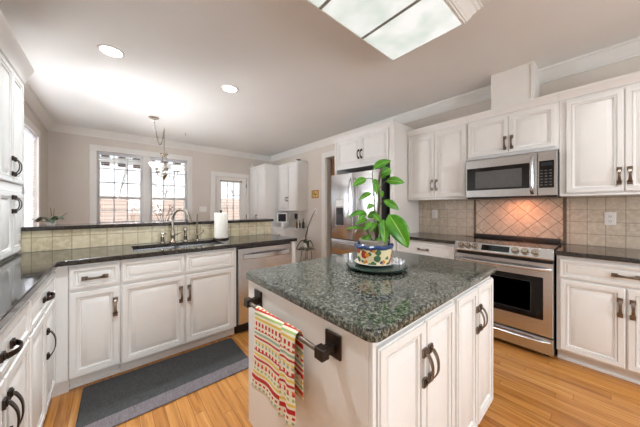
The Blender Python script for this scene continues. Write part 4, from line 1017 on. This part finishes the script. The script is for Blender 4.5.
# ------------------------------------------------------------------ breakfast corner cabinets
T = Thing('pantry_cabinet', 'tall white pantry cabinet in the far right corner beside the garden door', 'cabinet', (3.055, 5.57, 0))
FPn = frame((2.72, 0, 0), (0, -1, 0), (-1, 0, 0))
T.part('carcass', MB().box((2.741, 5.155, 0.09), (3.388, 5.975, 2.28)), M['cab'], None, 0.002)
T.part('toe_kick', MB().box((2.80, 5.155, 0.001), (3.388, 5.975, 0.09)), M['cab'])
T.part('cornice', MB().box((2.712, 5.145, 2.28), (3.388, 5.975, 2.31)), M['cab'], None, 0.008)
for a, b, p in ((-5.965, -5.572, -5.60), (-5.568, -5.17, -5.54)):
    add_door(T, FPn, a, 0.98, b, 2.26, (p, 1.05), pm='bronze', L=0.11); add_door(T, FPn, a, 0.11, b, 0.96, (p, 0.86), pm='bronze', L=0.11)
FQ = frame((3.08, 0, 0), (0, -1, 0), (-1, 0, 0))
T = Thing('wall_cabinet', 'white wall cabinet hanging above the desk next to the tall pantry', 'cabinet', (3.24, 4.75, 1.2))
T.part('carcass', MB().box((3.101, 4.358, 1.205), (3.388, 5.14, 2.285)), M['cab'], None, 0.002)
T.part('cornice', MB().box((3.068, 4.348, 2.285), (3.388, 5.142, 2.31)), M['cab'], None, 0.008)
add_door(T, FQ, -5.13, 1.215, -4.752, 2.27, (-4.785, 1.47), pm='bronze', L=0.11); add_door(T, FQ, -4.748, 1.215, -4.37, 2.27, (-4.715, 1.47), pm='bronze', L=0.11)
T = Thing('desk', 'white built-in desk below the wall cabinet, left of the orchid stool', 'desk', (3.08, 4.75, 0))
T.part('desk_top', MB().box((2.76, 4.35, 0.775), (3.372, 5.145, 0.80)), M['cab'], None, 0.004)
T.part('carcass', MB().box((2.80, 4.37, 0.09), (3.37, 5.143, 0.774)), M['cab'], None, 0.002)
T.part('toe_kick', MB().box((2.85, 4.37, 0.001), (3.37, 5.143, 0.09)), M['cab'])
FE = frame((2.779, 0, 0), (0, -1, 0), (-1, 0, 0))
for a, b in ((-5.13, -4.77), (-4.75, -4.39)):
    for z0, z1 in ((0.60, 0.76), (0.37, 0.585), (0.11, 0.355)):
        d = T.part('drawer', drawer_mb(FE, a, z0, b, z1), M['cab'])
        T.part('knob', MB(FE @ Matrix.Translation(((a + b) / 2, (z0 + z1) / 2, 0))).lathe([(0.006, 0.0), (0.006, 0.012), (0.014, 0.018), (0.014, 0.024), (0, 0.028)], n=14), M['bronze'], d)
T = Thing('monitor', 'small grey framed monitor standing on the white desk', 'monitor', (3.02, 4.86, 0.8005))
m_ = rot_mb((3.02, 4.86, 0), 0.75); 
T.part('screen_frame', MB(m_).box((-0.022, -0.115, 0.93), (0.012, 0.115, 1.15)), M['plate'], None, 0.006)
T.part('screen', MB(m_).box((-0.0235, -0.092, 0.952), (-0.0222, 0.092, 1.128)), M['screen'], label='dark screen')
T.part('stand', MB(m_).box((-0.005, -0.03, 0.81), (0.02, 0.03, 0.96)).box((-0.06, -0.08, 0.8008), (0.08, 0.08, 0.812)), M['plate'], None, 0.003)
def bottle(x, y, h, r, mat, label):
    T = Thing('bottle', label, 'bottle', (x, y, 0.8005))
    T.part('body', MB().lathe([(r * 0.9, 0), (r, 0.004), (r, h * 0.58), (r * 0.4, h * 0.74), (r * 0.36, h * 0.93), (0, h * 0.93)], (x, y, 0.8005), 18), M[mat])
    T.part('cap', MB().lathe([(r * 0.42, h * 0.9305), (r * 0.42, h), (0, h)], (x, y, 0.8005), 14), M['black'])
bottle(3.30, 4.42, 0.22, 0.03, 'greenglass', 'dark green bottle at the near end of the white desk')
bottle(3.22, 4.56, 0.20, 0.022, 'amberglass', 'brown bottle on the white desk, nearer the monitor of the two brown ones')
bottle(3.29, 4.54, 0.18, 0.022, 'amberglass', 'brown bottle on the white desk, beside the green bottle')
T = Thing('wall_phone', 'small black phone on the wall above the desk, right of the monitor', 'phone', (3.37, 4.78, 1.0))
T.part('body', MB(FW).box((-4.83, 1.0, 0.0005), (-4.77, 1.13, 0.03)), M['black'], None, 0.006); T.part('handset', MB(FW).box((-4.825, 1.0, 0.031), (-4.80, 1.13, 0.05)), M['black'], None, 0.006)
# ornaments on top of the cabinets
single('dark_bowl', MB().lathe([(0.025, 0), (0.03, 0.004), (0.05, 0.04), (0.053, 0.045), (0.047, 0.045), (0.028, 0.01), (0, 0.008)], (3.2, 4.46, 2.3105), 24), M['darkbronze'], 'dark bowl on top of the wall cabinet above the desk', 'bowl', (3.2, 4.46, 2.3105))
single('white_vase', MB().lathe([(0.03, 0), (0.045, 0.02), (0.05, 0.05), (0.03, 0.09), (0.035, 0.1), (0.028, 0.1), (0.02, 0.09), (0, 0.085)], (2.77, 5.9, 2.3105), 20), M['ceramic'], 'small white vase on the left front corner of the pantry top', 'vase', (2.77, 5.9, 2.3105))
recessed(3.95, 5.1, 14, 'added round recessed fill light in the hall beyond the doorway')  # lamp added to brighten the hall beyond the doorway
FHC = frame((4.36, 0, 0), (0, -1, 0), (-1, 0, 0))
T = Thing('oak_cabinet', 'orange brown oak wall cabinet glimpsed through the doorway beside the refrigerator', 'cabinet', (4.53, 4.28, 1.74))
T.part('carcass', MB().box((4.381, 3.87, 1.74), (4.699, 4.69, 2.55)), M['wood'], None, 0.003)
add_door(T, FHC, -4.68, 1.75, -4.285, 2.54, None, 'wood'); add_door(T, FHC, -4.28, 1.75, -3.88, 2.54, None, 'wood')
T = Thing('dark_base_cabinet', 'dark wooden base cabinet standing beyond the doorway below the oak wall cabinet', 'cabinet', (4.42, 4.28, 0))
T.part('carcass', MB().box((4.15, 3.87, 0.001), (4.699, 4.69, 0.88)), M['darkwood'], None, 0.003)
T.part('worktop', MB().box((4.12, 3.85, 0.881), (4.699, 4.71, 0.91)), M['darkwood'], None, 0.003)
T = Thing('wall_picture', 'small square painting in a dark frame on the wall by the doorway', 'picture', (XW - 0.01, 4.10, 1.48))
T.part('picture_frame', rect_rings(MB(FW), -4.215, 1.48, -3.985, 1.655, [(0, 0.0005), (0, 0.015), (0.004, 0.018), (0.02, 0.018), (0.024, 0.008)]), M['wood'], label='wooden frame')
T.part('canvas', MB(FW).box((-4.19, 1.505, 0.0085), (-4.01, 1.63, 0.011)), M['art'])
# orchid on a stool by the desk
def arc_leaf(c, ang, L, rise, width, drop):
    mb = MB(); nl, nw = 12, 4
    ux, uy = math.cos(ang), math.sin(ang)
    for j in range(nl + 1):
        t = j / nl; r = L * t; z = rise * math.sin(PI * min(1, t * 1.1) * 0.8) - drop * t * t
        w = width / 2 * (math.sin(PI * min(0.985, max(0.03, t * 0.9 + 0.08))) ** 0.6)
        for i in range(nw + 1):
            s_ = -1 + 2 * i / nw
            mb.v.append((c[0] + ux * r - uy * s_ * w, c[1] + uy * r + ux * s_ * w, c[2] + z + abs(s_) * w * 0.3))
    for j in range(nl):
        for i in range(nw): a = j * (nw + 1) + i; mb.f.append((a, a + 1, a + nw + 2, a + nw + 1))
    return mb
def orchid(name, label, c, pot_r, pot_h, leaves, stems, potmat, ps=1.0, th=0.003):
    T = Thing(name, label, 'plant', c)
    T.part('pot', MB().lathe([(pot_r * 0.75, 0), (pot_r * 0.8, 0.003), (pot_r, pot_h), (pot_r * 0.9, pot_h), (pot_r * 0.85, pot_h * 0.85), (0, pot_h * 0.85)], c, 24), M[potmat])
    top = (c[0], c[1], c[2] + pot_h * 0.86)
    for ang, L, rise, w, drop in leaves:
        o = T.part('leaf', arc_leaf(top, ang, L, rise, w, drop), M['orchidleaf'], None, 0, 80)
        sm = o.modifiers.new('thickness', 'SOLIDIFY'); sm.thickness = th
    for path in stems:
        T.part('stem', MB().tube([(top[0] + p[0], top[1] + p[1], top[2] + p[2]) for p in path], [0.005 * ps - 0.0025 * ps * i / (len(path) - 1) for i in range(len(path))], 7), M['orchidstem'])
SXs, SYs = 3.08, 4.02
T = Thing('plant_stool', 'small round grey stool carrying the orchid beside the desk', 'stool', (SXs, SYs, 0))
T.part('seat', MB().lathe([(0.12, 0.425), (0.13, 0.43), (0.20, 0.405), (0.12, 0.45), (0, 0.45)], (SXs, SYs, 0), 28), M['nickel'])
for k in range(4):
    a_ = PI / 4 + k * PI / 2
    T.part('leg', MB().tube([(SXs + 0.095 * math.cos(a_), SYs + 0.095 * math.sin(a_), 0.424), (SXs + 0.13 * math.cos(a_), SYs + 0.13 * math.sin(a_), 0.001)], 0.011, 10), M['nickel'])
a0 = -YAW
orchid('potted_orchid', 'orchid with dark drooping leaves and one leaning stem on the round stool', (SXs, SYs, 0.4505), 0.065, 0.085,
       [(a0 + PI, 0.22, 0.10, 0.07, 0.17), (a0, 0.16, 0.09, 0.07, 0.12), (a0 + 1.9, 0.2, 0.1, 0.06, 0.1), (a0 - 1.3, 0.2, 0.1, 0.06, 0.14)],
       [[(0, 0, 0), (-0.01, 0.01, 0.15), (0.03, -0.02, 0.35), (0.09, -0.07, 0.55), (0.15, -0.12, 0.70)]], 'ceramic', 3.2, 0.014)
# orchid on the bar ledge at the far left
orchid('potted_orchid', 'low orchid with bare stems on the left end of the raised bar', (-0.40, 3.12, 1.1165), 0.034, 0.026,
       [(a0 + PI, 0.12, 0.04, 0.045, 0.02), (a0 + PI + 0.5, 0.10, 0.05, 0.04, 0.02), (a0, 0.12, 0.05, 0.045, 0.0), (a0 - 0.6, 0.11, 0.03, 0.04, 0.02), (a0 + 2.0, 0.1, 0.05, 0.04, 0.01)],
       [[(0, 0, 0), (0.005, 0, 0.06), (0.0, 0.0, 0.13)], [(0, 0, 0), (0.02, -0.01, 0.05), (0.022, -0.015, 0.12)], [(0, 0, 0), (0.05, -0.04, 0.03), (0.11, -0.09, 0.085)], [(0, 0, 0), (-0.09, 0.05, 0.02), (-0.17, 0.13, 0.035)]], 'ceramic', 0.7)
# breakfast table with a vase of twigs, mostly hidden behind the bar
T = Thing('breakfast_table', 'round dark wooden pedestal table behind the bar under the chandelier', 'table', (0.70, 4.95, 0))
T.part('tabletop', MB().lathe([(0.53, 0.72), (0.55, 0.728), (0.55, 0.742), (0.54, 0.75), (0, 0.75)], (0.70, 4.95, 0), 48), M['darkwood'])
T.part('pedestal', MB().lathe([(0.28, 0.001), (0.28, 0.03), (0.12, 0.06), (0.06, 0.12), (0.05, 0.3), (0.08, 0.45), (0.05, 0.6), (0.14, 0.72), (0, 0.72)], (0.70, 4.95, 0), 28), M['darkwood'])
VX, VY = 0.66, 4.72
T = Thing('twig_vase', 'slim vase of bare twigs on the breakfast table behind the faucet', 'vase', (VX, VY, 0.7505))
T.part('vase', MB().lathe([(0.04, 0), (0.05, 0.01), (0.055, 0.08), (0.03, 0.18), (0.034, 0.24), (0.028, 0.24), (0.024, 0.18), (0, 0.17)], (VX, VY, 0.7505), 20), M['ceramic'])
rn = random.Random(5)
for k in range(6):
    a_ = a0 + (PI if k % 2 else 0) + rn.uniform(-0.7, 0.7); p = Vector((VX, VY, 0.95)); path = [tuple(p)]
    for j in range(6):
        p = p + Vector((math.cos(a_) * rn.uniform(0, 0.045), math.sin(a_) * rn.uniform(0, 0.045), rn.uniform(0.05, 0.075))); path.append(tuple(p))
    tw = MB().tube(path, [0.005 - 0.0005 * j for j in range(7)], 6)
    for j in (3, 4, 5): q = Vector(path[j]); tw.tube([q, q + Vector((rn.uniform(-0.05, 0.05), rn.uniform(-0.05, 0.05), 0.035))], [0.004, 0.006], 5)
    T.part('twig', tw, M['darkwood'])

# ------------------------------------------------------------------ outdoors
struct('ground', MB().box((-14, 11.0, -0.25), (16, 30, -0.15)), M['grass'])
struct('floor_bounce_patio', MB().box((-14, YF + 0.16, -0.25), (16, 11.0, -0.149)), M['bounce_patio'])  # unseen pale ground added to bounce light up to the ceiling
T = Thing('garden_fence', 'pale reddish board fence across the garden seen through the window', 'fence', (1.5, 12, -0.15))
T.part('boards', MB().box((-9, 12, -0.15), (13, 12.04, 1.72)), M['fence'])
for k in range(10):
    x = -9 + k * 2.44; T.part('post', MB().box((x - 0.06, 11.9, -0.15), (x + 0.06, 11.999, 1.78)), M['fence'])
T = Thing('porch_beam', 'white porch beam with brown rafter ends seen through the top of the breakfast window', 'porch beam', (0.6, 7.25, -0.15))
T.part('beam', MB().box((-1.6, 7.22, 2.28), (3.4, 7.32, 2.40)).box((-1.6, 7.22, 2.46), (3.4, 7.32, 2.60)), M['trim'])
for x in (-1.55, 3.35): T.part('post', MB().box((x - 0.06, 7.215, -0.149), (x + 0.06, 7.325, 2.28)), M['trim'])
for k in range(17):
    x = -1.29 + k * 0.28
    T.part('rafter_end', MB().box((x, 7.12, 2.405), (x + 0.14, 7.9, 2.455)).box((x, 7.12, 2.215), (x + 0.14, 7.3, 2.275)), M['darkwood'])
def tree(x, y, h, seed, label):
    rn = random.Random(seed); mb = MB()
    def grow(p, d, L, r, lev):
        q = p; path = [tuple(p)]
        for j in range(3):
            d = (d + Vector((rn.uniform(-0.18, 0.18), rn.uniform(-0.18, 0.18), 0.05))).normalized(); q = q + d * L / 3; path.append(tuple(q))
        mb.tube(path, [r, r * 0.88, r * 0.76, r * 0.62], 6)
        if lev == 0: return
        for k in range(3 if lev > 1 else 2):
            nd = (d + Vector((rn.uniform(-0.8, 0.8), rn.uniform(-0.8, 0.8), rn.uniform(0, 0.4)))).normalized(); grow(q, nd, L * 0.7, r * 0.55, lev - 1)
    grow(Vector((x, y, -0.16)), Vector((0, 0, 1)), h * 0.36, 0.05, 4)
    single('bare_tree', mb, M['bark'], label, 'tree', (x, y, -0.16))
tree(-2.6, 14.5, 6, 1, 'bare tree beyond the fence, leftmost in the left half of the window')
tree(0.2, 18.5, 7, 2, 'bare tree beyond the fence, right part of the left half of the window')
tree(2.4, 15.2, 6, 3, 'bare tree beyond the fence, behind the chandelier')
tree(6.4, 17, 7, 5, 'bare tree beyond the fence seen through the garden door panes')
